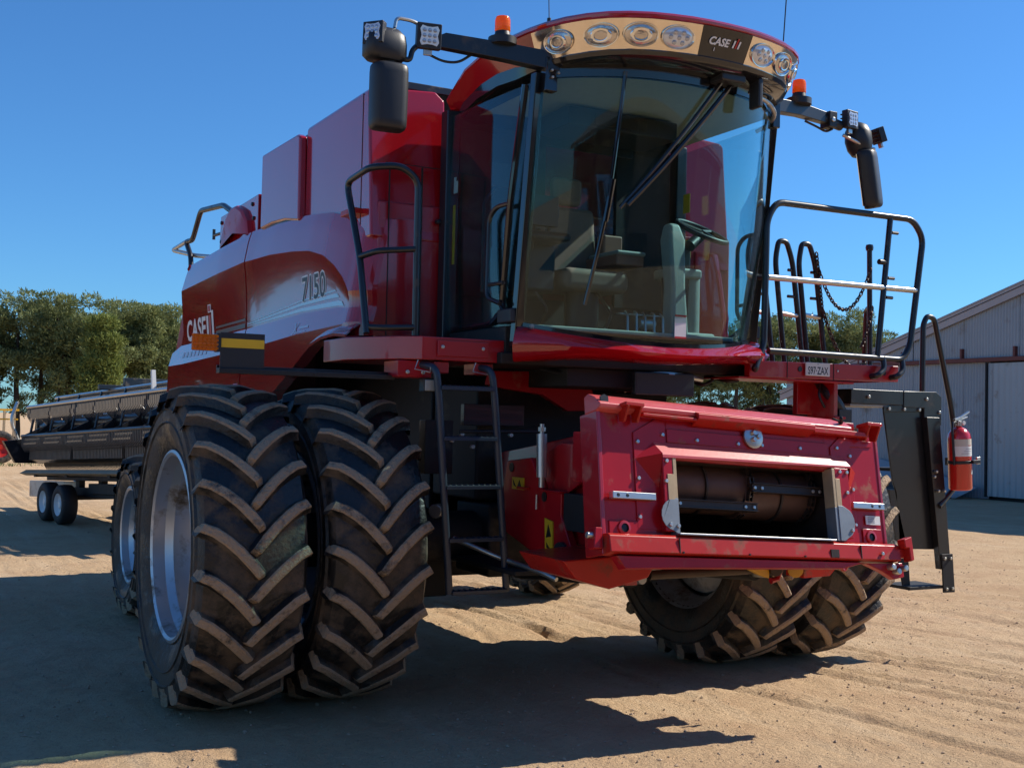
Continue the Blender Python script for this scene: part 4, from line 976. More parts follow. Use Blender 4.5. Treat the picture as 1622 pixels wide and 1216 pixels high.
# ---- left platform, handrail, ladder, light bar
b = MB()
b.prism([(-0.95, -0.795), (-1.49, -0.785), (-1.60, -0.70), (-1.80, -0.30), (-1.80, 0.10), (-0.95, 0.10)], 2.105, 2.245, m_red, 'Z'); b.obj('platform', H, 0.006)
b = MB(); b.prism([(-1.40, 2.13), (-1.06, 2.13), (-1.06, 2.225), (-1.40, 2.225)], -0.803, -0.796, m_red, 'Y')
for x in (-1.37, -1.10): b.cyl((x, -0.812, 2.185), (x, -0.80, 2.185), 0.012, m_zinc, 8)
b.obj('step_cover', H, 0.004)
b = MB(); b.box((-1.62, -0.72, 2.0), (-1.40, -0.5, 2.10), m_redworn)
for x in (-1.56, -1.46): b.cyl((x, -0.735, 2.03), (x, -0.72, 2.03), 0.014, m_zinc, 8)
b.box((-1.40, -0.75, 2.03), (-1.30, -0.60, 2.10), m_red); b.box((-1.13, -0.75, 2.03), (-1.0, -0.60, 2.10), m_red); islands(b, 'platform_bracket', H, 0.006)
b = MB()
b.tube([(-1.505, -0.70, 2.25), (-1.509, -0.70, 3.187), (-1.617, -0.69, 3.262), (-1.80, -0.655, 3.24), (-1.80, -0.249, 3.214), (-1.80, -0.517, 2.718), (-1.80, -0.66, 2.25)], 0.021, m_black, 10, 0.09)
b.tube([(-1.509, -0.70, 2.77), (-1.74, -0.66, 2.745), (-1.80, -0.52, 2.72)], 0.019, m_black, 10, 0.05)
b.tube([(-1.504, -0.70, 2.30), (-1.72, -0.70, 2.285), (-1.80, -0.64, 2.29)], 0.019, m_black, 10, 0.05); b.obj('handrail', H)
LAD = empty('ladder', (0, 0, 0), (0, 0, 0), H)
for (xt, xb) in ((-1.42, -1.285), (-1.05, -0.90)):
    b = MB(); b.tube([(xt - 0.05, -0.70, 2.08), (xt, -0.83, 2.06), (lerp(xt, xb, .12), -0.84, 1.9), (xb, -0.80, 0.715)], 0.023, m_ladder, 10, 0.06); b.obj('rail', LAD)
for z in (1.94, 1.64, 1.35, 1.035, 0.72):
    f = (2.06 - z) / 1.345; xa, xb = lerp(-1.42, -1.285, f), lerp(-1.05, -0.90, f); y = lerp(-0.84, -0.80, f)
    b = MB(); b.box((xa + 0.01, y - 0.03, z - 0.012), (xb - 0.01, y + 0.03, z + 0.012), m_ladder)
    for k in range(9): b.box((lerp(xa, xb, (k + .7) / 10), y - 0.028, z + 0.012), (lerp(xa, xb, (k + .7) / 10) + 0.012, y + 0.028, z + 0.018), m_ladder)
    b.obj('step', LAD, 0.003)
b = MB(); b.box((-1.48, -0.79, 1.915), (-1.405, -0.72, 1.99), m_blackp); b.box((-1.475, -0.80, 1.92), (-1.41, -0.79, 1.985), m_pale); b.obj('step_lamp', H, 0.012, seg=3)
for x in (-1.50, -1.12):
    b = MB(); b.tube([(x - 0.03, -0.81, 2.1), (x - 0.05, -0.81, 2.045), (x + 0.05, -0.81, 2.03), (x + 0.05, -0.81, 2.06)], 0.0035, m_steel, 6); b.obj('lynch_pin', H)
b = MB(); b.box((-2.655, -0.63, 1.983), (-1.60, -0.57, 2.012), m_black); b.box((-2.655, -0.57, 1.983), (-1.60, -0.56, 2.03), m_black)
for x in (-2.1, -1.85): b.cyl((x, -0.635, 1.998), (x, -0.628, 1.998), 0.008, m_ink, 8)
LB = b.obj('marker_bar', H, 0.003)
b = MB(); b.box((-2.648, -0.612, 2.012), (-2.395, -0.604, 2.212), m_blackp); b.obj('reflector_board', LB, 0.002)
b = MB(); b.box((-2.644, -0.616, 2.128), (-2.399, -0.6125, 2.178), m_tape); b.box((-2.60, -0.6035, 2.10), (-2.40, -0.600, 2.19), m_tape); b.obj('reflective_tape', LB)
b = MB(); b.box((-2.672, -0.63, 2.10), (-2.650, -0.56, 2.205), m_blackp); b.box((-2.80, -0.595, 2.105), (-2.67, -0.575, 2.195), m_blackp)
b.obj('lamp_mount', LB, 0.004)
b = MB()
b.box((-2.805, -0.625, 2.106), (-2.658, -0.597, 2.196), m_amber)
for i in range(6):
    for j in range(4): b.disc((-2.793 + 0.0245 * i, -0.625, 2.118 + 0.0225 * j), (0, -1, 0), 0.0095, 0.006, m_amber, 8)
b.obj('amber_lamp', LB, 0.008)

# ---- right platform, rails, chain, ladder, number plate
b = MB(); b.prism([(0.80, 2.085), (0.80, 2.195), (2.165, 2.215), (2.165, 2.10)], -1.0, -0.94, m_red, 'Y'); b.box((0.80, -0.94, 2.17), (2.16, 0.05, 2.20), m_red)
b.box((2.12, -0.94, 2.10), (2.16, 0.05, 2.17), m_red); b.obj('platform', H, 0.005)
b = MB(); b.prism([(0.72, 2.075), (0.72, 2.088), (1.75, 2.085), (1.75, 2.07)], -0.985, -0.6, m_redworn, 'Y'); b.obj('platform_lip', H, 0.003)
b = MB()
for x in (1.12, 1.54): b.box((x, -1.003, 2.09), (x + 0.005, -0.999, 2.205), m_dark)
b.cyl((1.235, -1.006, 2.155), (1.235, -0.99, 2.155), 0.018, m_ink, 10); b.cyl((2.02, -1.006, 2.16), (2.02, -0.99, 2.16), 0.018, m_ink, 10); b.cyl((1.58, -1.006, 2.155), (1.58, -0.99, 2.155), 0.007, m_zinc, 8); b.obj('platform_seam', H)
b = MB(); b.box((1.27, -1.022, 2.112), (1.49, -1.012, 2.205), m_plate); PL = b.obj('number_plate', H, 0.004); PL['label'] = 'number plate reading S97 ZAX'
b = MB(); vs, fs = text_verts('S97\u00b7ZAX', 0.074, 0, 0.0012, 0, 3); x1 = max(v[0] for v in vs); k = 0.185 / x1
b.add([(1.288 + v[0] * k, -1.0225, 2.124 + v[1]) for v in vs], fs, m_ink); vs, fs = text_verts('S.A.', 0.014); b.add([(1.368 + v[0], -1.0225, 2.190 + v[1]) for v in vs], fs, m_ink); b.obj('plate_characters', PL)
b = MB()
b.tube([(0.83, -1.02, 2.15), (0.79, -1.06, 2.13), (0.83, -1.045, 2.20), (0.89, -1.03, 2.30), (0.90, -1.03, 3.15), (0.98, -1.03, 3.275), (2.26, -1.03, 3.285), (2.365, -1.03, 3.16), (2.245, -1.03, 2.36), (2.17, -1.03, 2.26), (0.93, -1.03, 2.265)], 0.023, m_black, 10, 0.07)
b.tube([(0.913, -1.03, 2.76), (2.295, -1.03, 2.77)], 0.021, m_steel, 10); b.tube([(2.035, -1.03, 3.27), (1.925, -1.03, 2.26)], 0.021, m_black, 10)
b.tube([(1.98, -1.03, 2.27), (1.975, -1.05, 2.18), (1.90, -1.06, 2.135), (1.90, -1.0, 2.13)], 0.021, m_black, 10, 0.05); b.tube([(2.165, -1.03, 2.27), (2.16, -1.05, 2.18), (2.09, -1.06, 2.135), (2.09, -1.0, 2.13)], 0.021, m_black, 10, 0.05)
for z in (2.70, 2.84, 3.17): b.cyl((1.96 + (z - 2.26) * .1, -1.03, z), (2.02 + (z - 2.26) * .1, -1.03, z), 0.012, m_black, 8)
b.cyl((1.93, -1.03, 2.95), (1.99, -1.03, 2.95), 0.02, m_blackp, 10)
b.obj('platform_rail', H)
for (xa, za, xb, zb, xc) in ((1.604, 3.02, 1.772, 3.02, 1.71), (1.834, 3.02, 2.0, 3.02, 1.975), (1.34, 3.04, 1.475, 3.04, 1.40)):
    sh = 0.125
    b = MB(); b.tube([(xa + sh * .9, -0.3, 2.2), (xa, -0.3, za), (xa + .03, -0.3, 3.165), (xb - .06, -0.3, 3.165), (xb, -0.3, zb), (xb + sh, -0.3, 2.2)], 0.021, m_black, 10, 0.10)
    b.tube([(xa + .055, -0.3, 2.62), (xb + .06, -0.3, 2.605)], 0.018, m_steel, 8)
    for z in (2.95, 2.75): b.cyl((xb - 0.04, -0.3, z), (xb + 0.02, -0.3, z), 0.012, m_black, 8)
    b.obj('grab_hoop', H)
b = MB(); b.tube([(2.587, -0.3, 2.2), (2.566, -0.3, 3.19)], 0.021, m_black, 10); b.lathe([(0, .03), (.028, .022), (.032, 0), (.028, -.022), (0, -.03)], m_black, 12, Matrix.Translation((2.566, -0.3, 3.195))); b.tube([(2.587, -0.3, 2.72), (2.64, -0.2, 2.72), (2.72, -0.1, 2.2)], 0.02, m_black, 8, 0.05)
b.obj('rail_post', H)
def chain(p0, p1, sag, n):
    b = MB(); pts = []
    for i in range(n + 1):
        f = i / n; p = Vector(p0).lerp(Vector(p1), f); p.z -= sag * 4 * f * (1 - f); pts.append(p)
    for i in range(n):
        a, c = pts[i], pts[i + 1]; d = (c - a).normalized(); side = d.cross(Vector((0, 1, 0))).normalized()
        if i % 2: side = Vector((0, 1, 0))
        m_ = (a + c) / 2; L_ = (c - a).length * 0.72
        b.tube([tuple(m_ + d * (L_ * math.cos(t)) + side * (0.013 * math.sin(t))) for t in np.linspace(0, 2 * PI, 9)[:-1]], 0.0055, m_rustdark, 5, closed=True)
    return b.obj('chain', H)
chain((1.99, -0.33, 3.02), (2.555, -0.33, 3.02), 0.34, 30); chain((1.985, -0.33, 3.10), (2.06, -0.33, 2.62), 0.0, 16); chain((2.06, -0.33, 2.66), (2.50, -0.33, 2.28), 0.18, 22); chain((2.575, -0.33, 2.72), (2.46, -0.33, 2.40), 0.05, 12)
b = MB(); b.box((1.58, -0.97, 1.83), (1.615, -0.7, 2.09), m_red); b.box((1.44, -0.75, 1.85), (1.60, -0.70, 2.09), m_red); b.box((1.58, -0.985, 1.82), (1.68, -0.60, 1.84), m_redworn); b.obj('platform_gusset', H, 0.005)
b = MB(); b.tube([(1.62, -0.78, 2.08), (1.60, -0.9, 2.0), (1.66, -0.92, 1.92), (1.72, -0.9, 1.86)], 0.045, m_blackp, 10, 0.06); b.box((1.64, -0.96, 1.80), (1.76, -0.84, 1.89), m_blackp)
b.tube([(1.56, -0.85, 2.08), (1.5, -0.9, 1.98), (1.56, -0.9, 1.9)], 0.010, m_blackp, 8, 0.04); b.obj('cable_coupling', H, 0.006)
RL = empty('ladder', (0, 0, 0), (0, 0, 0), H)
b = MB(); b.box((2.08, -0.62, 1.945), (2.62, -0.25, 2.055), m_black); b.box((2.08, -0.61, 1.925), (2.58, -0.3, 1.944), m_pale); b.prism([(2.62, 1.93), (2.62, 2.055), (2.97, 2.06), (3.03, 2.02), (3.03, 1.80), (2.84, 1.80), (2.84, 1.93)], -0.625, -0.55, m_black, 'Y'); b.prism([(2.62, 1.93), (2.62, 2.055), (2.97, 2.06), (3.03, 2.02), (3.03, 1.93)], -0.3, -0.25, m_black, 'Y')
for (x, z) in ((2.25, 2.0), (2.86, 2.0), (3.0, 1.90)): b.cyl((x, -0.64, z), (x, -0.62, z), 0.014, m_zinc, 8)
b.obj('ladder_arm', RL, 0.005)
b = MB(); b.prism([(2.43, 1.93), (2.95, 1.935), (2.97, 1.80), (2.99, 0.83), (2.62, 0.845), (2.60, 1.10), (2.58, 1.28), (2.54, 1.36)], -0.60, -0.585, m_black, 'Y'); b.prism([(2.42, 1.89), (2.82, 1.90), (2.82, 1.96), (2.42, 1.935)], -0.615, -0.602, m_black, 'Y')
for x in (2.47, 2.63, 2.79): b.cyl((x, -0.63, 1.915), (x, -0.61, 1.915), 0.013, m_zinc, 8)
b.obj('ladder_shield', RL, 0.003)
b = MB(); b.prism([(2.83, 1.86), (2.97, 1.86), (3.115, 0.68), (3.0, 0.68)], -0.66, -0.606, m_black, 'Y'); b.prism([(2.995, 0.80), (3.115, 0.80), (3.145, 0.50), (3.02, 0.50)], -0.675, -0.662, m_dark, 'Y')
for (x, z) in ((3.02, 0.765), (3.085, 0.765), (3.045, 0.53), (3.11, 0.53), (2.945, 1.29), (3.01, 1.29), (2.90, 1.40), (2.92, 1.44)): b.cyl((x, -0.69, z), (x, -0.66, z), 0.012, m_zinc, 8)
b.obj('stile', RL, 0.004)
b = MB(); b.prism([(2.50, 1.30), (2.56, 1.30), (2.72, 0.80), (2.60, 0.80)], -0.60, -0.57, m_black, 'Y'); b.prism([(2.60, 0.83), (2.72, 0.83), (2.75, 0.56), (2.67, 0.56)], -0.59, -0.577, m_dark, 'Y'); b.obj('stile', RL, 0.004)
for (x0, x1, z) in ((2.67, 3.03, 0.545), (2.62, 3.0, 0.86), (2.58, 2.98, 1.15), (2.54, 2.94, 1.45)):
    b = MB(); b.box((x0, -0.66 if z < .6 else -0.58, z - .012), (x1, -0.38, z + .012), m_dark); b.obj('step', RL, 0.003)
b = MB(); b.tube([(2.84, -0.6, 2.04), (2.843, -0.6, 2.58), (2.885, -0.6, 2.655), (2.965, -0.6, 2.635), (3.16, -0.6, 1.97), (3.265, -0.6, 1.46), (3.215, -0.62, 1.335), (2.97, -0.66, 1.17)], 0.022, m_black, 10, 0.07); b.obj('ladder_handrail', RL)

# ---- feeder house
ph, ti = 0.057, R(12)
fex = Vector((math.cos(ph), 0, -math.sin(ph)))
fez = Vector((math.sin(ph), 0, math.cos(ph))) * math.cos(ti) + Vector((0, 1, 0)) * math.sin(ti)
fez = (fez - fex * fez.dot(fex)).normalized(); fey = fez.cross(fex)
F = empty('feeder_house', (0, 0, 0), (0, 0, 0), H); F.matrix_local = frame((0.05, -1.9, 1.5), fex, fey, fez)
def fobj(b, name, bev=0.0, sharp=40, **k): return b.obj(name, F, bev, sharp, **k)
b = MB()
b.box((-1.0, 0.0, -0.50), (-0.555, 0.03, 0.265), m_redworn); b.box((0.60, 0.0, -0.50), (1.025, 0.03, 0.29), m_redworn)
b.box((-0.555, 0.0, 0.032), (0.60, 0.03, 0.28), m_redworn); b.box((-0.555, 0.0, -0.50), (0.60, 0.03, -0.386), m_redworn)
fobj(b, 'face_plate', 0.004)
b = MB(); b.box((-1.012, -0.012, -0.50), (-0.985, 0.16, 0.27), m_red); b.box((1.012, -0.006, -0.50), (1.035, 0.16, 0.29), m_red); islands(b, 'side_flange', F, 0.006)
b = MB(); b.prism([(-0.78, -0.36), (-0.78, 0.165), (-0.62, 0.255), (-0.57, 0.255), (-0.57, -0.36)], -0.008, -0.001, m_redworn, 'Y'); b.prism([(-0.96, -0.405), (-0.96, -0.318), (-0.66, -0.318), (-0.66, -0.405)], -0.007, -0.001, m_redworn, 'Y'); b.prism([(0.64, -0.385), (0.64, 0.18), (0.72, 0.245), (0.98, 0.235), (0.98, 0.20), (0.80, 0.19), (0.80, -0.385)], -0.008, -0.001, m_redworn, 'Y'); b.prism([(0.84, -0.405), (0.84, -0.30), (0.99, -0.30), (0.99, -0.405)], -0.009, -0.001, m_redworn, 'Y')
b.box((-0.555, -0.008, 0.125), (0.62, -0.001, 0.20), m_redworn); fobj(b, 'wear_plate', 0.003)
b = MB(); b.loft([[(x, y, z) for (y, z) in ((-0.015, 0.262), (-0.05, 0.275), (-0.055, 0.300), (0.0, 0.345), (0.06, 0.372), (0.10, 0.36), (0.10, 0.262))] for x in (-1.018, 0.79)], m_redsunlit, False); fobj(b, 'coupler_rail', 0.008)
b = MB(); b.prism([(-1.0, .275), (-.95, .275), (-.95, .34), (-.975, .352), (-1.0, .34)], -0.04, -0.03, m_ink, 'Y'); fobj(b, 'rail_slot')
b = MB(); b.box((-0.75, -0.072, 0.245), (-0.387, -0.03, 0.262), m_redorange); b.loft([[(x, y, z) for (y, z) in ((-0.012, 0.225), (-0.085, 0.255), (-0.085, 0.285), (-0.05, 0.302))] for x in (-0.387, 0.467)], m_redorange, False); b.box((0.467, -0.075, 0.245), (0.90, -0.03, 0.275), m_redorange); fobj(b, 'rail_ledge', 0.004)
for (x0, x1, z0, z1) in ((-0.885, -0.765, 0.215, 0.335), (0.865, 0.985, 0.235, 0.36)):
    b = MB(); b.box((x0, -0.11, z1 - 0.05), (x1, -0.01, z1 - 0.028), m_redorange)
    for x in (x0 + 0.012, x1 - 0.025): b.prism([(-0.012, z0), (-0.06, z0 - 0.01), (-0.11, z1 - 0.05), (-0.012, z1 - 0.03)], x, x + 0.014, m_redorange, 'X')
    fobj(b, 'latch_hook', 0.004)
b = MB(); b.box((0.79, 0.0, 0.27), (0.86, 0.09, 0.345), m_redworn); b.tube([(0.70, -0.06, 0.355), (0.74, -0.02, 0.33), (0.74, 0.05, 0.37)], 0.012, m_dark, 8, 0.02); fobj(b, 'rail_end', 0.01)
# hood over the opening: sloped lip with wedge-shaped ends
b = MB(); b.add([(-0.655, -0.005, 0.122), (0.727, -0.005, 0.130), (0.743, -0.055, 0.062), (-0.625, -0.055, 0.045), (-0.625, -0.055, 0.030), (0.743, -0.055, 0.052), (-0.60, -0.0, 0.03), (0.70, -0.0, 0.04)], [(0, 3, 2, 1), (3, 4, 5, 2), (4, 6, 7, 5)], m_redsunlit)
b.add([(-0.655, -0.005, 0.122), (-0.625, -0.055, 0.052), (-0.782, -0.006, 0.02), (-0.625, -0.055, 0.036), (-0.63, -0.006, -0.14)], [(0, 2, 1), (1, 2, 4, 3)], m_redworn)
b.add([(0.727, -0.005, 0.130), (0.743, -0.055, 0.062), (0.825, -0.006, 0.035), (0.743, -0.055, 0.052), (0.715, -0.006, -0.20)], [(0, 1, 2), (1, 3, 4, 2)], m_redorange)  # orange red paints sunlight on the wedge facing the sun
o = fobj(b, 'hood', sharp=3); s_ = o.modifiers.new('thick', 'SOLIDIFY'); s_.thickness = 0.006
for (x0, x1) in ((-0.625, -0.560), (0.607, 0.715)):
    b = MB(); b.box((x0, -0.05 if x0 < 0 else -0.06, -0.37), (x1, 0.0, 0.045), m_redworn); fobj(b, 'jamb', 0.005)
b = MB(); b.box((-0.560, -0.052, -0.19), (-0.537, 0.02, 0.035), m_tan); b.box((-0.60, -0.0535, -0.20), (-0.558, -0.0505, -0.06), m_tan); b.box((0.583, -0.062, -0.19), (0.606, 0.02, 0.04), m_tan); b.box((0.604, -0.0635, -0.2), (0.64, -0.0605, -0.02), m_tan); islands(b, 'scuffed_strip', F, 0.003)
b = MB()
b.prism([(-0.54, -0.195), (-0.60, -0.20)] + [(-0.57 + 0.085 * math.cos(a), -0.28 + 0.085 * math.sin(a)) for a in np.linspace(PI * .6, PI * 1.45, 9)] + [(-0.54, -0.385)], -0.0565, -0.0515, m_bluegrey, 'Y')
b.box((-0.560, -0.052, -0.385), (-0.537, 0.02, -0.19), m_bluegrey)
b.prism([(0.606, -0.385), (0.64, -0.385)] + [(0.66 + 0.065 * math.cos(a), -0.28 + 0.085 * math.sin(a)) for a in np.linspace(-PI * .42, PI * .42, 9)] + [(0.64, -0.18), (0.606, -0.18)], -0.0665, -0.0615, m_bluegrey, 'Y'); b.box((0.583, -0.062, -0.385), (0.606, 0.02, -0.19), m_bluegrey); islands(b, 'polished_patch', F, 0.002)
# bottom lip, with the strip below it
b = MB(); b.loft([[(x, y, z) for (y, z) in ((0.02, -0.388), (-0.055, -0.392), (-0.075, -0.405), (-0.085, -0.492), (0.02, -0.503))] for x in (-1.008, 1.055)], m_redorange, False); fobj(b, 'face_lip', 0.006)  # orange red stands for light bounced up from the ground
b = MB(); b.box((-0.56, -0.083, -0.390), (0.555, 0.03, -0.3805), m_steel); fobj(b, 'sill_edge', 0.002)
b = MB(); b.prism([(-0.95, -0.505), (0.80, -0.505), (0.62, -0.545), (-0.57, -0.565), (-0.90, -0.575)], -0.05, 0.02, m_redworn, 'Y'); fobj(b, 'face_strip', 0.005)
b = MB()
for x in (-0.57, 0.735): b.box((x, -0.0865, -0.49), (x + 0.004, -0.078, -0.41), m_dark)
for x in (-0.55, -0.1, 0.3): b.cyl((x, -0.092, -0.485), (x, -0.08, -0.485), 0.006, m_ink, 6)
b.box((0.50, -0.0875, -0.485), (0.56, -0.080, -0.44), m_rustdark); fobj(b, 'weld_mark')
b = MB()
for (x0, x1, z0, z1) in ((-0.955, -0.68, -0.207, -0.170), (0.745, 0.995, -0.187, -0.150)):
    b.box((x0, -0.05, z0), (x1, -0.008, z1), m_steel)
    for k in ((0.12, 0.33) if x0 < 0 else (0.60, 0.84)):
        x = lerp(x0, x1, k); b.cyl((x, -0.0515, (z0 + z1) / 2), (x, -0.046, (z0 + z1) / 2), 0.011, m_ink, 10)
islands(b, 'slotted_bracket', F, 0.003)
b = MB(); b.disc((0.045, -0.012, 0.197), (0, -1, 0), 0.068, 0.018, m_steel, 28)
for a in (PI / 2 + .5, PI * 7 / 6 + .5, -PI / 6 + .5): b.disc((0.045 + 0.022 * math.cos(a), -0.03, 0.197 + 0.022 * math.sin(a)), (0, -1, 0), 0.015, 0.02, m_zinc, 8)
fobj(b, 'roundel_boss')
for (x, z) in ((-0.869, -0.356), (0.9, -0.35)):
    b = MB(); b.lathe([(0.024, .012), (0.038, .010), (0.042, 0.0)], m_red, 18, frame((x, -0.008, z), (1, 0, 0), (0, 0, 1), (0, -1, 0))); b.disc((x, -0.009, z), (0, -1, 0), 0.026, 0.003, m_ink, 14); fobj(b, 'drain_hole')
bolts = [(-0.353, 0.149, -.008), (-0.062, 0.149, -.008), (0.112, 0.153, -.008), (0.399, 0.155, -.008), (0.69, 0.177, -.008), (0.79, 0.134, -.008), (0.79, -0.068, -.008), (0.785, -0.28, -.008), (0.70, -0.322, -.066), (-0.60, 0.012, -.05), (0.645, 0.022, -.06), (0.70, 0.022, -.06), (-0.61, -0.099, -.05), (0.69, -0.10, -.06), (-0.755, 0.115, -.008), (-0.76, -0.085, -.008), (-0.765, -0.294, -.008), (-0.60, -0.333, -.056), (-0.55, -0.34, -.056), (-0.587, 0.164, -.008), (0.90, -0.455, -.086)]
b0 = MB(); b0.disc((0, 0, 0), (0, -1, 0), 0.0115, 0.010, m_zinc, 10); bolt0 = fobj(b0, 'bolt')
for i, (x, z, y) in enumerate(bolts):
    o = bolt0 if i == 0 else bolt0.copy()
    if i: COL.objects.link(o)
    o.location = (x, y, z)
b = MB(); b.box((0.87, -0.012, -0.275), (0.985, -0.008, -0.222), m_white)
for k in range(4): b.box((0.885, -0.0135, -0.265 + .01 * k), (0.94, -0.0125, -0.259 + .01 * k), m_greylab)
fobj(b, 'data_label')
# throat: drum, chains and slats
b = MB(); b.box((-0.57, 0.03, -0.40), (0.61, 0.9, -0.386), m_rustdark); b.box((-0.57, 0.03, 0.034), (0.61, 0.9, 0.05), m_rustdark); b.box((-0.60, 0.03, -0.40), (-0.57, 0.9, 0.05), m_rustdark); b.box((0.61, 0.03, -0.40), (0.64, 0.9, 0.05), m_rustdark); b.box((-0.57, 0.88, -0.39), (0.61, 0.9, 0.04), m_dark); fobj(b, 'throat')
for (x0, x1, zc) in ((-0.50, 0.06, -0.07), (0.06, 0.60, -0.09)):
    b = MB(); b.cyl((x0, 0.25, zc), (x1, 0.25, zc), 0.15, m_rust, 28)
    xm = (x0 + x1) / 2; b.cyl((xm - 0.008, 0.25, zc), (xm + 0.008, 0.25, zc), 0.163, m_rustdark, 28); fobj(b, 'drum', 0.003)
for (xc, zc) in ((-0.49, -0.045), (0.085, -0.06), (0.55, -0.07)):
    b = MB()
    for k in range(7):
        a = -1.3 + k * 0.45; T = frame((xc, 0.25 - 0.172 * math.cos(a), zc + 0.172 * math.sin(a)), (1, 0, 0), (0, -math.sin(a), -math.cos(a)), (0, math.cos(a), -math.sin(a)))
        for dx in (-0.016, 0.010): b.box((dx, -0.03, -0.012), (dx + 0.006, 0.03, 0.012), m_rustdark, T)
        b.cyl((-0.02, 0, 0), (0.02, 0, 0), 0.008, m_rustdark, 8, T=T)
    fobj(b, 'feeder_chain')
for (x0, x1, z0, z1) in ((0.075, 0.605, -0.105, -0.062), (-0.53, 0.10, -0.218, -0.178)):
    b = MB(); b.box((x0, 0.055, z0), (x1, 0.075, z1), m_rustdark); b.box((x0, 0.04, z0 - 0.004), (x1, 0.10, z0), m_rustdark); b.box((x0, 0.04, z1), (x1, 0.08, z1 + 0.004), m_rustdark)
    for f in (0.03, 0.13, 0.86, 0.96): b.disc((lerp(x0, x1, f), 0.055, (z0 + z1) / 2), (0, -1, 0), 0.011, 0.008, m_zinc, 8)
    fobj(b, 'feeder_slat')
# latch at the lower right-hand corner
b = MB(); b.box((1.03, -0.08, -0.475), (1.10, -0.02, -0.42), m_redorange); b.prism([(1.055, -0.37), (1.12, -0.35), (1.125, -0.49), (1.095, -0.50), (1.09, -0.42), (1.06, -0.42)], -0.12, -0.06, m_redorange, 'Y'); b.prism([(0.80, -0.51), (1.10, -0.50), (1.105, -0.585), (1.02, -0.60), (0.93, -0.555)], -0.045, 0.0, m_redworn, 'Y')
for (x, z) in ((0.985, -0.53), (1.025, -0.555), (1.085, -0.535)): b.cyl((x, -0.09, z), (x, -0.03, z), 0.02, m_zinc, 10)
fobj(b, 'coupler_latch', 0.006)
b = MB(); b.prism([(-1.075, -0.47), (-1.02, -0.47), (-1.02, -0.36), (-1.06, -0.36)], -0.03, 0.04, m_redworn, 'Y'); b.cyl((-1.10, 0.0, -0.40), (-1.02, 0.0, -0.40), 0.018, m_steel, 10); islands(b, 'corner_lug', F, 0.005)
# body of the feeder house behind the face
b = MB(); b.prism([(0.92, -0.32), (0.92, 0.30), (1.7, 0.36), (1.7, -0.10)], -0.70, 0.78, m_red, 'X'); b.prism([(0.03, -0.5), (0.03, 0.25), (0.92, 0.30), (0.92, -0.32)], -0.70, -0.66, m_red, 'X'); b.prism([(0.03, -0.5), (0.03, 0.25), (0.92, 0.30), (0.92, -0.32)], 0.74, 0.78, m_red, 'X'); b.prism([(0.03, -0.5), (0.03, -0.46), (0.92, -0.28), (0.92, -0.32)], -0.66, 0.74, m_red, 'X'); b.prism([(0.03, 0.21), (0.03, 0.25), (0.92, 0.30), (0.92, 0.26)], -0.66, 0.74, m_red, 'X'); fobj(b, 'feeder_body', 0.004)
b = MB(); b.prism([(0.06, 0.275), (0.06, 0.30), (0.6, 0.36), (0.6, 0.33)], -0.7, 0.78, m_redworn, 'X'); fobj(b, 'feeder_deck', 0.004)
# parts of the feeder given in the machine's own frame
b = MB(); b.prism([(-0.44, 1.055), (-0.40, 1.20), (-0.494, 1.50), (-0.80, 1.53), (-0.95, 1.345), (-1.18, 1.335), (-1.18, 1.20), (-1.30, 1.03), (-1.27, 0.92), (-1.14, 0.875)], -0.75, -0.70, m_redworn, 'X'); o = b.obj('drive_shield', H, 0.008)
b = MB(); b.prism([(-1.18, 1.33), (-1.45, 1.46), (-1.45, 1.63), (-1.10, 1.63), (-0.82, 1.53), (-0.96, 1.34)], -0.71, -0.68, m_red, 'X'); b.box((-0.86, -1.72, 1.42), (-0.70, -1.48, 1.70), m_red); b.obj('belt_shield', H, 0.006)
b = MB(); b.box((-0.74, -1.50, 1.12), (-0.66, -1.19, 1.335), m_dark); b.box((-0.77, -1.19, 1.335), (-0.68, -0.98, 1.345), m_redworn); b.obj('chain_recess', H, 0.004)
b = MB(); b.cyl((-0.775, -1.21, 0.965), (-0.70, -1.21, 0.965), 0.085, m_dark, 24); b.cyl((-0.785, -1.21, 0.965), (-0.775, -1.21, 0.965), 0.03, m_zinc, 12); b.obj('drive_hub', H, 0.005)
b = MB(); b.prism([(-1.10, 1.02), (-1.02, 0.92), (-0.80, 0.855), (-0.55, 0.905), (-0.45, 1.05)], -1.80, -1.3, m_redorange, 'Y'); b.obj('stone_trap', H, 0.01)
b = MB(); b.box((-0.62, -1.78, 0.945), (-0.44, -1.70, 0.975), m_steel); b.box((-0.66, -1.74, 0.86), (-0.58, -1.6, 0.98), m_red); b.obj('trap_latch', H, 0.004)
b = MB(); b.cyl((-0.80, -1.03, 1.42), (-0.80, -1.02, 1.68), 0.032, m_steel, 16); b.cyl((-0.80, -1.02, 1.68), (-0.80, -1.02, 1.74), 0.014, m_steel, 10); b.cyl((-0.80, -1.02, 1.695), (-0.80, -1.02, 1.72), 0.024, m_zinc, 8); b.cyl((-0.80, -1.03, 1.36), (-0.80, -1.03, 1.43), 0.018, m_steel, 10); b.obj('tension_spring', H)
b = MB(); b.box((-0.757, -0.73, 1.325), (-0.752, -0.575, 1.40), m_yellow); b.prism([(-0.70, 1.34), (-0.65, 1.34), (-0.675, 1.385)], -0.760, -0.757, m_ink, 'X'); b.prism([(-0.63, 1.34), (-0.59, 1.385), (-0.6, 1.35)], -0.760, -0.757, m_ink, 'X')
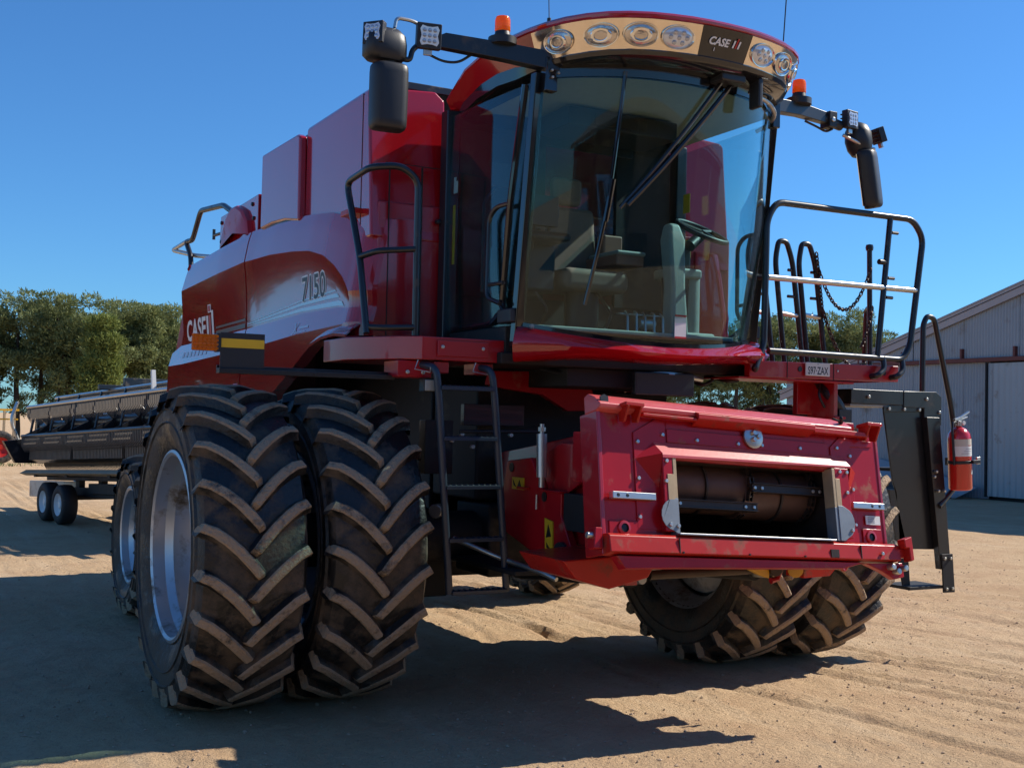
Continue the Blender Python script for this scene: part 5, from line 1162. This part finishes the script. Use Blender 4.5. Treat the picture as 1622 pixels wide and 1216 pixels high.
b.prism([(-1.02, 0.965), (-1.11, 0.94), (-1.10, 1.16), (-1.005, 1.175)], -0.760, -0.752, m_yellow, 'X'); b.prism([(-1.03, 1.06), (-1.09, 1.07), (-1.055, 1.14)], -0.763, -0.760, m_ink, 'X'); b.prism([(-1.09, 0.99), (-1.04, 1.0), (-1.035, 1.03), (-1.06, 1.01)], -0.763, -0.760, m_ink, 'X')
b.box((-0.865, -1.72, 1.615), (-0.861, -1.62, 1.665), m_yellow); islands(b, 'warning_sticker', H)
b = MB(); b.box((-0.716, -1.46, 1.475), (-0.711, -1.30, 1.615), m_white); b.obj('data_label', H)
for (y, z) in ((-0.56, 1.46), (-0.985, 1.30)):
    b = MB(); b.cyl((-0.756, y, z), (-0.752, y, z), 0.03, m_ink, 14); b.obj('access_hole', H)
b = MB(); b.box((-0.77, -0.80, 1.33), (-0.752, -0.66, 1.345), m_redorange); b.cyl((-0.775, -0.93, 1.22), (-0.775, -0.93, 1.31), 0.006, m_zinc, 6); islands(b, 'shield_handle', H)
b = MB(); b.prism([(0.19, 0.945), (0.43, 0.935), (0.43, 0.845), (0.36, 0.87)], -1.66, -1.60, m_yellowp, 'Y'); b.cyl((0.63, -1.66, 0.885), (0.72, -1.58, 0.885), 0.045, m_yellowp, 18); b.obj('lock_strut', H, 0.004)
b = MB(); b.cyl((0.47, -1.68, 0.905), (0.47, -1.55, 0.905), 0.048, m_rustdark, 16); b.tube([(0.52, -1.66, 0.93), (0.49, -1.66, 0.84), (0.44, -1.66, 0.83)], 0.02, m_red, 8); b.prism([(0.70, 0.945), (1.0, 0.92), (0.91, 0.84), (0.70, 0.835)], -1.66, -1.50, m_redorange, 'Y'); b.cyl((-0.3, -1.45, 0.87), (0.42, -1.5, 0.88), 0.03, m_rustdark, 14); b.tube([(0.93, -1.7, 0.93), (0.99, -1.7, 0.87), (1.02, -1.7, 0.91), (1.0, -1.7, 0.95)], 0.012, m_red, 8, 0.02); b.obj('lift_linkage', H, 0.004)
for x in (-0.45, 0.45):
    b = MB(); b.cyl((x, -1.5, 0.86), (x * 1.1, -0.2, 0.75), 0.05, m_dark, 14); b.cyl((x, -1.6, 0.87), (x, -1.4, 0.855), 0.03, m_steel, 12); b.obj('lift_ram', H)
b = MB(); b.box((-0.95, -1.0, 0.83), (-0.70, 0.1, 0.86), m_dark); b.tube([(-1.15, -0.55, 1.02), (-0.9, -0.8, 0.9), (-0.82, -1.1, 0.86), (-0.78, -1.2, 0.83)], 0.018, m_steel, 8, 0.1); b.obj('belly_pan', H, 0.006)
b = MB(); b.box((-0.95, -0.25, 1.72), (-0.5, -0.2, 1.86), m_black); b.box((-1.2, -0.2, 1.4), (-1.0, -0.1, 1.75), m_black); b.tube([(-1.1, -0.5, 1.68), (-0.6, -0.6, 1.69)], 0.012, m_black)
for (x, z) in ((-1.05, 1.62), (-0.98, 1.66), (-0.62, 1.66), (-0.9, 1.58)): b.cyl((x, -0.3, z), (x, -0.27, z), 0.015, m_zinc, 8)
b.obj('wiring_box', H, 0.01)

# ---- fire extinguisher, hung on the ladder
FE = empty('fire_extinguisher', (3.13, -0.73, 1.30), (0, R(-3.2), 0)); tag(FE, 'red fire extinguisher with a white paper label strapped to the black ladder', 'fire extinguisher')
b = MB(); b.lathe([(0, 0.0), (.075, 0.0), (.088, .012), (.088, .40), (.080, .44), (.055, .475), (.025, .49), (.025, .50), (0, .50)], m_ext, 28); b.obj('cylinder', FE, sharp=50)
def lab(z0, z1, a0, a1, m, r=.0893, name='label'):
    b = MB(); b.grid([[(r * math.sin(a), -r * math.cos(a), z) for a in np.linspace(a0, a1, 14)] for z in (z0, z1)], m); o = b.obj(name, FE); s_ = o.modifiers.new('thick', 'SOLIDIFY'); s_.thickness = 0.001
lab(.265, .345, -1.25, 1.2, m_white); lab(.346, .398, -1.3, 1.2, m_cream); lab(.345, .350, -.05, .35, m_redink, .0903, 'print_mark'); lab(.125, .155, .35, .95, m_white)
for k in range(3): lab(.285 + .018 * k, .289 + .018 * k, -.7 + .2 * k, .1 + .2 * k, m_greylab, .0903, 'print_mark')
b = MB(); b.lathe([(.0905, .205), (.0935, .205), (.0935, .230), (.0905, .230)], m_blackp, 28); b.box((0.02, -.115, .207), (.10, -.09, .235), m_blackp); b.box((-.03, .08, .19), (.03, .12, .25), m_blackp); b.box((.08, -.10, .2), (.115, -.085, .255), m_steel); b.obj('strap', FE, 0.003)
b = MB(); b.cyl((0, 0, .49), (0, 0, .535), .022, m_steel, 12); b.prism([(-.05, .54), (.02, .55), (.115, .60), (.115, .612), (.02, .57), (-.05, .555)], -.012, .012, m_steel, 'Y'); b.prism([(-.02, .53), (.09, .56), (.09, .57), (-.02, .545)], -.012, .012, m_steel, 'Y'); b.tube([(-.02, 0, .53), (-.07, -.01, .53), (-.095, -.02, .48), (-.095, -.03, .20)], .010, m_blackp, 8, .03); b.cyl((.03, -.03, .52), (.03, -.015, .52), .016, m_white, 12); b.obj('valve_head', FE, 0.002)
# ------------------------------------------------------------------ barn on the right
BX = 21.6
B = empty('iron_barn', (BX, 8, 0)); tag(B, 'long grey corrugated iron barn with a red oxide rail and sliding door', 'barn')
def bobj(b, name, bevel=0.0, sharp=30):
    o = b.obj(name, None, bevel, sharp); o.parent = B; o.matrix_parent_inverse = Matrix.Translation((-BX, -8, 0)); return o
def roof_z(y): return 4.0 + 0.295 * (18.96 - y) if y > 6.5 else 4.0 + 0.295 * (18.96 - 6.5) - 0.295 * (6.5 - y)
def sheet(y0, y1, zf0, zf1, m, name, per=0.095, amp=0.014, x=BX, off=0.0):
    b = MB(); n = int(round((y1 - y0) / per)); cols = []
    for i in range(n * 4 + 1):
        y = y0 + (y1 - y0) * i / (n * 4); xx = x - off - amp * (1, 0.3, -1, 0.3)[i % 4]
        cols.append([(xx, y, zf0(y)), (xx, y, zf1(y))])
    b.grid(cols, m, True, False); return bobj(b, name, sharp=70)
GZ = 3.70
ys = [-6.0, -2.4, 1.2, 4.8, 6.6, 8.2, 9.9, 11.65, 13.43, 15.21, 16.99, 18.77, 20.55, 22.3]
for y0, y1 in zip(ys[:-1], ys[1:]):
    sheet(y0 + .004, y1 - .004, lambda y: GZ + 0.06, lambda y: max(GZ + 0.07, roof_z(y) - 0.28), m_iron, 'wall_sheet', off=0.02 if int(y0 * 10) % 2 else 0.0)
for y0, y1 in zip(ys[:-1], ys[1:]):
    if y0 < 13.4 and y0 > 9.0: continue
    a, c = (14.35, y1) if abs(y0 - 13.43) < .1 else (y0, y1)
    if y0 >= 9.0 or y0 < 9.0: sheet(a + .004, c - .004, lambda y: 0.02, lambda y: GZ - 0.05, m_iron, 'wall_sheet')
for (y0, y1) in ((12.1, 14.33), (9.85, 12.08)):
    sheet(y0, y1, lambda y: 0.10, lambda y: GZ - 0.10, m_irondoor, 'sliding_door', 0.19, 0.016, off=0.10)
b = MB(); b.box((BX - 0.19, 14.33, 0.08), (BX - 0.08, 14.37, GZ - 0.08), m_dark); b.obj
bobj(b, 'door_edge')
b = MB(); b.box((BX - 0.16, -6, GZ - 0.06), (BX + 0.05, 22.3, GZ + 0.055), m_girt); bobj(b, 'door_rail', 0.01)
for y in (13.5, 15.2, 17.3, 19.0):
    b = MB(); b.box((BX - 0.13, y, GZ + 0.05), (BX - 0.02, y + 0.06, GZ + 0.32), m_girt); bobj(b, 'rail_bracket')
b = MB()
for (ya, yb) in ((22.5, 6.5), (6.5, -6.2)):
    za, zb = roof_z(ya), roof_z(yb)
    b.add([(BX - .12, ya, za - .30), (BX - .12, yb, zb - .30), (BX - .12, yb, zb), (BX - .12, ya, za), (BX - .05, ya, za - .30), (BX - .05, yb, zb - .30), (BX - .05, yb, zb + .02), (BX - .05, ya, za + .02)], [(0, 3, 2, 1), (4, 5, 6, 7), (3, 7, 6, 2), (0, 1, 5, 4), (0, 4, 7, 3), (1, 2, 6, 5)], m_flash)
    b.add([(BX - .135, ya, za - .11), (BX - .135, yb, zb - .11), (BX - .135, yb, zb - .09), (BX - .135, ya, za - .09)], [(0, 3, 2, 1)], m_dark)
bobj(b, 'barge_flashing')
b = MB()
for (ya, yb) in ((22.6, 6.5), (6.5, -6.3)):
    za, zb = roof_z(ya), roof_z(yb)
    b.add([(BX - .14, ya, za + .03), (BX + 22, ya, za + .03), (BX + 22, yb, zb + .03), (BX - .14, yb, zb + .03), (BX - .14, ya, za - .01), (BX + 22, ya, za - .01), (BX + 22, yb, zb - .01), (BX - .14, yb, zb - .01)], [(0, 1, 2, 3), (7, 6, 5, 4), (0, 3, 7, 4), (0, 4, 5, 1), (2, 6, 7, 3)], m_iron)
bobj(b, 'roof')
b = MB(); b.box((BX + .1, -6, 0), (BX + 22, -5.9, 4), m_iron); b.box((BX + .1, 22.2, 0), (BX + 22, 22.3, 3.9), m_iron); b.box((BX + 21.9, -6, 0), (BX + 22, 22.3, 4), m_iron); bobj(b, 'back_wall')
b = MB(); b.box((BX + .06, -5.9, 0), (BX + .12, 22.2, 3.6), m_dark); bobj(b, 'wall_frame')
# scrap heap against the barn
def junk(name, lab, cat, polys, m):
    b = MB()
    for (pl, h) in polys:
        vs = [Vector(p) for p in pl]; n_ = (vs[1] - vs[0]).cross(vs[2] - vs[0]).normalized() * h
        k = len(vs); b.add([tuple(v) for v in vs] + [tuple(v + n_) for v in vs], [tuple(range(k - 1, -1, -1)), tuple(range(k, 2 * k))] + [(i, (i + 1) % k, k + (i + 1) % k, k + i) for i in range(k)], m)
    o = b.obj(name, None, 0.01); tag(o, lab, cat); return o
junk('leaning_sheet', 'bent iron sheet slumped low against the barn wall beside the door', 'iron sheet', [([(20.6, 14.6, 0.02), (21.3, 14.5, 0.30), (21.4, 16.6, 0.75), (20.9, 17.0, 0.15)], .02), ([(20.8, 16.8, 0.1), (21.4, 16.5, 0.7), (21.4, 18.2, 0.95), (20.9, 18.4, 0.3)], .02)], m_iron)
junk('scrap_pile', 'dark low pile of scrap lying at the foot of the barn', 'scrap pile', [([(20.2, 15.5, 0.0), (21.2, 15.3, 0.0), (21.2, 17.5, 0.0), (20.3, 17.8, 0.0)], .22), ([(20.4, 16.0, 0.22), (21.1, 15.8, 0.22), (21.1, 17.3, 0.22), (20.5, 17.4, 0.22)], .16), ([(19.9, 18.3, 0.0), (21.0, 18.0, 0.0), (21.0, 20.5, 0.0), (20.0, 20.9, 0.0)], .45), ([(20.0, 18.6, 0.45), (20.9, 18.4, 0.45), (20.9, 20.0, 0.5), (20.1, 20.2, 0.45)], .3)], m_junk)

# ------------------------------------------------------------------ header on its trailer, left
hu = Vector((0.187, -0.981, 0.045)).normalized(); hy = Vector((0, 0, 1)).cross(hu).normalized(); hz = hu.cross(hy)
HT = frame((-2.17, 14.4, 1.40), hu, hy, hz)
HD = empty('combine_header'); HD.matrix_world = frame((-1.72, 14.5, 1.49), hu, hy, hz); tag(HD, 'black harvester header with a tined reel riding on the trailer', 'harvester header')
HL = 6.6
b = MB(); b.cyl((-0.1, 0, 0), (HL, 0, 0), 0.10, m_black, 18)
for k in range(1, 6): b.cyl((k * 1.1 - 0.04, 0, 0), (k * 1.1 + 0.04, 0, 0), 0.115, m_black, 18)
b.obj('reel_tube', HD)
for k in range(7):
    x = 0.25 + k * 1.02; b = MB()
    for j in range(6):
        a = j * PI / 3 + 0.35; b.prism([(0.08 * math.cos(a + 1.2), 0.08 * math.sin(a + 1.2)), (0.50 * math.cos(a + .06), 0.50 * math.sin(a + .06)), (0.50 * math.cos(a - .06), 0.50 * math.sin(a - .06)), (0.08 * math.cos(a - 1.2), 0.08 * math.sin(a - 1.2))], x - 0.015, x + 0.015, m_black, 'X')
        a2 = a + PI / 3; b.tube([(x, .42 * math.cos(a), .42 * math.sin(a)), (x, .42 * math.cos(a2), .42 * math.sin(a2))], 0.022, m_black, 6)
        b.cyl((x - .03, .44 * math.cos(a), .44 * math.sin(a)), (x - .018, .44 * math.cos(a), .44 * math.sin(a)), 0.03, m_zinc, 8)
    b.obj('reel_spider', HD)
m_tine = P('worn_tine_plastic', (0.10, 0.078, 0.06), 0.6, 0, 0.3, 5)
for j in range(6):
    a = j * PI / 3 + 0.35; cy, cz = 0.50 * math.cos(a), 0.50 * math.sin(a); b = MB()
    b.cyl((0.05, cy, cz), (HL, cy, cz), 0.028, m_black if cz < 0.1 else m_steel, 8)
    b.obj('reel_bar', HD); b = MB(); n = int(HL / 0.06)
    up = -1
    for i in range(n):
        x = 0.08 + i * 0.06; L_ = 0.27
        b.loft([[(x - .014, cy - .012, cz), (x + .014, cy - .012, cz), (x + .014, cy + .012, cz), (x - .014, cy + .012, cz)], [(x + .04, cy - .035, cz + up * L_ * .6), (x + .064, cy - .035, cz + up * L_ * .6), (x + .064, cy - .02, cz + up * L_ * .6), (x + .04, cy - .02, cz + up * L_ * .6)], [(x + .085, cy + .02, cz + up * L_), (x + .088, cy + .02, cz + up * L_), (x + .088, cy + .026, cz + up * L_), (x + .085, cy + .026, cz + up * L_)]], m_tine, False, True, False)
    o = b.obj('reel_tines', HD); o['kind'] = 'stuff'
b = MB(); b.loft([[(x, y, z) for (y, z) in ((-.35, -.56), (-.30, -.34), (0.1, -.50), (1.2, -.35), (1.3, .55), (1.38, .55), (1.38, -.62), (-.2, -.62))] for x in (0.0, HL)], m_black, False); b.obj('header_trough', HD, 0.01)
for k in range(3):
    b = MB(); x0, x1 = 0.25 + k * 2.15, 0.25 + k * 2.15 + 2.05
    for i in range(int((x1 - x0) / 0.06)): b.box((x0 + i * .06, -.40, -.57), (x0 + i * .06 + .034, -.34, -.345), m_tine)
    b.box((x0, -.395, -.345), (x1, -.33, -.325), m_tan); o = b.obj('brush_strip', HD); 
b = MB(); b.prism([(-.75, -.25), (-.55, -.62), (1.38, -.66), (1.38, .5), (.7, .5), (.45, .1), (.3, -.15), (-.3, -.2)], -0.12, -0.02, m_black, 'X'); b.tube([(-.13, -.5, .42), (-.13, -.62, .1), (-.13, -.45, -.3)], 0.03, m_steel, 8, .2)
for k in range(5): b.disc((-.13, -.3 + .15 * k, -.45 + .06 * k), (-1, 0, 0), .03, .02, m_zinc, 8)
b.obj('end_divider', HD, 0.02)
b = MB(); b.tube([(-0.4, -0.02, 0.02), (0.0, 0, 0)], 0.06, m_black); b.box((-0.45, -.1, -.1), (-.36, .1, .12), m_black); b.obj('reel_arm', HD, 0.01)
for x in (2.6, 5.4):
    b = MB(); b.box((x - .05, .3, -.55), (x + .05, 1.3, .7), m_black); b.box((x - .04, -.1, .5), (x + .04, 1.3, .58), m_black); b.obj('reel_support', HD, 0.01)
b = MB(); b.prism([(-.35, .62), (-.30, .62), (-.26, .05), (-.33, .05)], 5.28, 5.33, m_white, 'X'); b.obj('marker_post', HD)
b = MB(); b.box((0, 1.30, -.3), (HL, 1.36, .5), m_black); b.obj('back_panel', HD)
TR = empty('header_trailer'); TR.matrix_world = HT; tag(TR, 'long low header trailer with small tandem wheels', 'trailer')
b = MB(); b.loft([[(x, y, z) for (y, z) in ((-.12, -.70), (0.0, -.64), (.04, -.70), (0.0, -.74))] for x in (.30, HL + .4)], m_tan, False); b.box((.4, .3, -.82), (HL + 1, .42, -.68), m_dark); b.box((.4, .9, -.82), (HL + 1, 1.02, -.68), m_dark); b.obj('trailer_beam', TR, 0.008)
for x in (0.9, 2.4, 4.2, 6.0):
    b = MB(); b.box((x - .05, -.05, -.76), (x + .05, 1.1, -.69), m_dark); b.obj('cross_member', TR)
for x in (1.35, 2.08):
    b = MB(); b.cyl((x, .1, -1.08), (x, 1.7, -1.08), .04, m_dark, 10); b.obj('trailer_axle', TR)
b = MB(); b.box((1.0, .35, -1.08), (3.6, .5, -.93), m_dark); b.box((2.6, .38, -.95), (2.75, .48, -.70), m_dark); b.box((1.6, .38, -.95), (1.75, .48, -.70), m_dark); b.box((2.4, .3, -1.02), (5.6, .42, -.86), m_dark); b.obj('bogie_frame', TR, 0.01)
tw = MB(); tw.lathe([(.17, -.10), (.20, -.115), (.27, -.115), (.305, -.09), (.312, 0), (.305, .09), (.27, .115), (.20, .115), (.17, .10)], m_dark, 32, axis='Y'); twm = tw.mesh('tyre', 60)
tr_ = MB(); tr_.lathe([(.175, -.11), (.165, -.09), (.15, -.06), (.08, -.05), (.05, -.09), (0, -.09)], m_white, 28, axis='Y'); tr_.lathe([(.17, -.10), (.17, .10)], m_white, 28, axis='Y'); trm = tr_.mesh('rim', 40)
for x in (1.35, 2.08):
    for y in (0.05, 1.75):
        w = empty('trailer_wheel', (x, y, -1.40 + .31 - 0.045 * x), (0, 0, 0), TR)
        for nm, me_ in (('tyre', twm), ('rim', trm)): o = bpy.data.objects.new(nm, me_); COL.objects.link(o); o.parent = w
b = MB(); b.box((-1.45, .58, -1.13), (1.0, .62, -.84), m_cream); b.obj('tail_board', TR, 0.01)
b = MB(); b.tube([(-.55, -.55, -.3), (.1, -.5, -.68)], .035, m_steel, 8); b.tube([(-.2, .9, -.75), (.5, .9, -1.05)], .025, m_steel, 8); b.obj('stay', TR)

# ------------------------------------------------------------------ old machine at the far left
OM = empty('old_tractor', (-0.9, 35.0, 0), (0, 0, R(10))); tag(OM, 'old red-wheeled machine with a yellow frame at the far edge of the yard', 'tractor')
for (x, y, r) in ((0.1, 0, .55), (-3.2, 0.2, .5), (0.1, 1.7, .55)):
    w = empty('wheel', (x, y, r), (0, 0, 0), OM)
    b = MB(); b.lathe([(r * .6, -.14), (r * .8, -.17), (r * .97, -.13), (r, 0), (r * .97, .13), (r * .8, .17), (r * .6, .14)], m_tyre, 30, axis='Y'); b.obj('tyre', w)
    b = MB(); b.lathe([(r * .6, -.12), (r * .5, -.10), (r * .4, -.06), (.1, -.06), (.08, -.12), (0, -.12)], m_redorange, 24, axis='Y'); b.obj('rim', w)
b = MB(); b.box((-3.4, .3, .7), (0.5, 1.5, 1.0), m_dark); b.box((-2.6, .4, 1.0), (-.4, 1.4, 1.45), m_cream); b.obj('body', OM, .03)
b = MB()
for x in (-1.5, 0.6):
    for y in (.3, 1.5): b.box((x, y, .9), (x + .07, y + .07, 1.75), m_tan)
b.box((-1.9, .2, 1.75), (0.75, .3, 1.82), m_yellowp); b.box((-1.9, 1.5, 1.75), (0.75, 1.6, 1.82), m_yellowp); b.box((-1.9, .3, 1.45), (0.75, .38, 1.50), m_yellowp); b.obj('yellow_frame', OM)
b = MB(); 
gr = []
for i in range(1600):
    x = rng.uniform(-9, 14); y = 33.5 + rng.uniform(-0.4, 1.4); h = rng.uniform(.04, .14); a = rng.uniform(0, PI); c_, s_ = .015 * math.cos(a), .015 * math.sin(a); lx, ly = rng.uniform(-.05, .05, 2)
    b.add([(x - c_, y - s_, 0), (x + c_, y + s_, 0), (x + lx, y + ly, h)], [(0, 1, 2)], m_grass)
o = b.obj('grass'); tag(o, 'thin strip of grass along the far edge of the yard', kind='stuff')

# ------------------------------------------------------------------ trees
def tree_variant(seed, h, wid, leaf):
    g = random.Random(seed); G = np.random.default_rng(seed)
    b = MB(); top = h * .86
    stems = [(0, 0)] if seed % 2 else [(-.18, .05), (.2, -.05)]
    limbs = []
    for (sx, sy) in stems:
        pts = [(sx * .6 + g.uniform(-.05, .05) * k, sy + g.uniform(-.05, .05) * k, top * k / 6) for k in range(7)]
        pts = [Vector((p[0] + sx * i * .25, p[1], p[2])) for i, p in enumerate(pts)]
        rings = [[tuple(p + Vector((math.cos(t) * r_, math.sin(t) * r_, 0))) for t in np.linspace(0, 2 * PI, 9)[:-1]] for p, r_ in ((p, lerp(.17, .035, i / 6)) for i, p in enumerate(pts))]
        b.loft(rings, m_bark)
        for k in range(13):
            f = lerp(.22, .97, (k + g.random()) / 13); p = pts[0].lerp(pts[-1], f); i = min(5, int(f * 6)); p = pts[i].lerp(pts[i + 1], f * 6 - i)
            a = g.uniform(0, 2 * PI); L_ = wid * .5 * g.uniform(.6, 1.05) * (1 - .45 * f); e = p + Vector((math.cos(a) * L_, math.sin(a) * L_, L_ * g.uniform(.15, .6)))
            md = p.lerp(e, .5) + Vector((0, 0, -.06)); b.tube([p, md, e], .028, m_bark, 5); limbs.append((e, f)); limbs.append((md, f))
    me_t = b.mesh('trunk', 60)
    cl = []
    for (e, f) in limbs:
        if f > .26 or g.random() < .4: cl.append((e, g.uniform(.28, .46) * (1.0 if f > .4 else .65)))
    for k in range(44):
        f = g.uniform(.36, 1.0); a = g.uniform(0, 2 * PI); rad = wid * .5 * math.sin(PI * min(1, .18 + .80 * (1 - f) + .1)) ** .6 * math.sqrt(g.uniform(.2, 1))
        cl.append((Vector((math.cos(a) * rad, math.sin(a) * rad, h * lerp(.30, .95, f))), g.uniform(.28, .50)))
    V = []; Fc = []
    for (c, r_) in cl:
        n = int(430 * (r_ / .45) ** 2)
        d = G.normal(size=(n, 3)); d /= np.linalg.norm(d, axis=1)[:, None]
        rad = r_ * (0.55 + 0.5 * G.random(n)) * (1 + 0.25 * np.sin(d[:, 0] * 5 + seed) * np.sin(d[:, 1] * 6))
        p = np.array(c) + d * rad[:, None] * np.array([1.15, 1.15, .75])
        ax = d * .7 + G.normal(size=(n, 3)) * .5 + np.array([0, 0, .45]); ax /= np.linalg.norm(ax, axis=1)[:, None]
        sd = np.cross(ax, G.normal(size=(n, 3))); sd /= np.linalg.norm(sd, axis=1)[:, None] + 1e-9
        L_ = (.07 + .08 * G.random(n))[:, None]; w_ = (.016 + .014 * G.random(n))[:, None]
        q = np.stack([p - sd * w_, p + sd * w_, p + ax * L_ + sd * w_ * .5, p + ax * L_ - sd * w_ * .5], 1)
        o = len(V) * 1; base = sum(len(x) for x in V)
        V.append(q.reshape(-1, 3)); Fc.append((np.arange(n * 4).reshape(n, 4) + base))
    V = np.concatenate(V); Fc = np.concatenate(Fc)
    me = bpy.data.meshes.new('crown'); me.from_pydata(V.tolist(), [], Fc.tolist()); me.materials.append(leaf); me.update()
    return me_t, me
VAR = [tree_variant(11, 7.2, 3.3, m_leaf[0]), tree_variant(22, 7.0, 3.0, m_leaf[0]), tree_variant(33, 6.6, 3.5, m_leaf[0]), tree_variant(44, 5.9, 0.75, m_leaf[1])]
CP = Vector((-4.3153, -7.1906, 0))
def tree(lat, dist, v, sc, label, group, rot):
    p = CP + d0 * dist + r0 * (lat * dist)
    T = empty('pine_tree', (p.x, p.y, -0.05), (0, 0, rot)); T.scale = (sc, sc, sc * 1.0); tag(T, label, 'tree', group)
    if v == 3: T.rotation_euler = (0, R(7), 0)
    for nm, me_ in (('trunk', VAR[v][0]), ('crown', VAR[v][1])): o = bpy.data.objects.new(nm, me_); COL.objects.link(o); o.parent = T
LEFT = 'pine trees along the left side of the yard'; RIGHT = 'pine trees beyond the railed platform'
for (px, dist, v, sc, lab_) in ((28, 50, 0, 0.97, 'dark pine with twin lower stems rising behind the far end of the tined header'),
        (100, 50, 1, 1.0, 'tall dark pine standing behind the yellowish tree'),
        (136, 47, 3, 1.0, 'slender yellowish-green pine leaning forward of the dark row'),
        (180, 50, 2, 0.99, 'broad dark pine just right of the yellowish tree'),
        (226, 51, 1, 0.96, 'dark pine showing sky gaps beside the rear of the combine'),
        (275, 52, 0, 0.95, 'dark pine half hidden by the rear corner of the combine'),
        (62, 53, 2, 1.0, 'dark pine set back between the twin-stemmed pine and the tall one'),
        (204, 54, 0, 0.99, 'bushy dark pine set back behind the broad one'),
        (250, 55, 2, 1.0, 'rounded dark pine set back close to the rear of the combine')):
    tree((px - 811) / 1867.9, dist, v, sc, lab_, LEFT, px * .7)
def wood(spots, name, label):
    """trees that read as one mass: one mesh, many crowns and trunks"""
    V = []; Fc = []; mi = []; base = 0
    for (px, dist, v, sc) in spots:
        p = CP + d0 * dist + r0 * ((px - 811) / 1867.9 * dist); a = px * .7; c_, s_ = math.cos(a) * sc, math.sin(a) * sc
        for k, me_ in enumerate(VAR[v]):
            co = np.empty(len(me_.vertices) * 3); me_.vertices.foreach_get('co', co); co = co.reshape(-1, 3)
            if k == 1:      # fewer but larger sprays, seen only from far off
                c4 = co.reshape(-1, 4, 3); m4 = c4.mean(1, keepdims=True); co = (m4 + (c4 - m4) * 2.1).reshape(-1, 3)
            V.append(np.stack([co[:, 0] * c_ - co[:, 1] * s_ + p.x, co[:, 0] * s_ + co[:, 1] * c_ + p.y, co[:, 2] * sc - .05], 1))
            st = 1 if k == 0 else 3
            for n_, f in enumerate(me_.polygons):
                if n_ % st == 0: Fc.append([i + base for i in f.vertices]); mi.append(k)
            base += len(co)
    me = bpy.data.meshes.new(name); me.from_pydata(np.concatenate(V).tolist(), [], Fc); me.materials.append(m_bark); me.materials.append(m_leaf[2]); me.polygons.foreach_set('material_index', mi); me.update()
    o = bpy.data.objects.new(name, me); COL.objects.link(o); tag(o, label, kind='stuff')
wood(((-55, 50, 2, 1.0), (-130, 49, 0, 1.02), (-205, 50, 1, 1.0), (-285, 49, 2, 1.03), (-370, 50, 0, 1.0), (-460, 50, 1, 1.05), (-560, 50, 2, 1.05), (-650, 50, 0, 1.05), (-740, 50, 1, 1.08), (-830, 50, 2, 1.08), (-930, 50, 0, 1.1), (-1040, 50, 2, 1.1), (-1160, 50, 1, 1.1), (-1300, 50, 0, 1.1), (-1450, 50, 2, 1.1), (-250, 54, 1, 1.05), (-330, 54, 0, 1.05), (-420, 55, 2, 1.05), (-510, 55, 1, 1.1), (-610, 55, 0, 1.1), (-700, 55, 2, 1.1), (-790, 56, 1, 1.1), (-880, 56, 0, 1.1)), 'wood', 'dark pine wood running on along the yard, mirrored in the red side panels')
for (px, dist, v, sc, lab_) in ((1110, 58, 2, 0.92, 'low dark pine seen through the gap above the feeder house'), (1165, 56, 0, 0.98, 'dark pine seen under the red platform beside the cab'), (1215, 57, 1, 1.08, 'dark pine behind the first grab hoop of the platform'), (1268, 58, 2, 1.10, 'bushy pine behind the second grab hoop of the platform'), (1330, 58, 0, 1.10, 'pointed pine rising under the hanging chain'), (1385, 60, 1, 1.0, 'pine behind the platform rail post'), (1440, 62, 2, 0.98, 'small pine showing just above the barn roof end'), (1040, 60, 1, .8, 'low dark pine glimpsed between the cab underside and the feeder')):
    tree((px - 811) / 1867.9, dist, v, sc, lab_, RIGHT, px * .37)

# ------------------------------------------------------------------ shed behind the photographer, added unseen to shape the windscreen's reflection
SH = empty('reflection_shed', (3, -15.5, 0), (0, 0, R(-6))); tag(SH, 'tan open-fronted shed added out of view for the windscreen to mirror', 'shed')
m_shed = P('tan_shed_iron', (0.34, 0.27, 0.19), 0.6, 0.1, 0.15, 2)
for k in range(9):
    b = MB(); x = -16 + 4 * k; b.box((x - .12, 0, 0), (x + .12, .24, 4.6), m_shed); b.obj('post', SH)
for k in range(8):
    if k in (2, 5): continue
    b = MB(); x = -16 + 4 * k
    cols = [[(x + .15 + 3.7 * i / 40, .05 * (i % 2) - .1, z) for z in (1.0 * (k % 2), 4.5)] for i in range(41)]; b.grid(cols, m_shed, True); b.obj('wall_sheet', SH, sharp=80)
b = MB(); b.prism([(.6, 4.6), (-9, 6.0), (-9, 6.1), (.6, 4.75)], -17, 17, m_iron, 'X'); b.obj('roof', SH)
b = MB(); b.box((-16.5, -9.1, 0), (16.5, -9, 5.9), m_junk); b.obj('back_wall', SH)
b = MB(); b.box((-16.4, 0.02, 4.2), (16.4, .2, 4.6), m_girt); b.obj('lintel', SH)

# crisp edges on everything that was given a thickness
for o in bpy.data.objects:
    if o.type == 'MESH' and any(m_.type == 'SOLIDIFY' for m_ in o.modifiers):
        e_ = o.modifiers.new('edges', 'EDGE_SPLIT'); e_.split_angle = R(35)
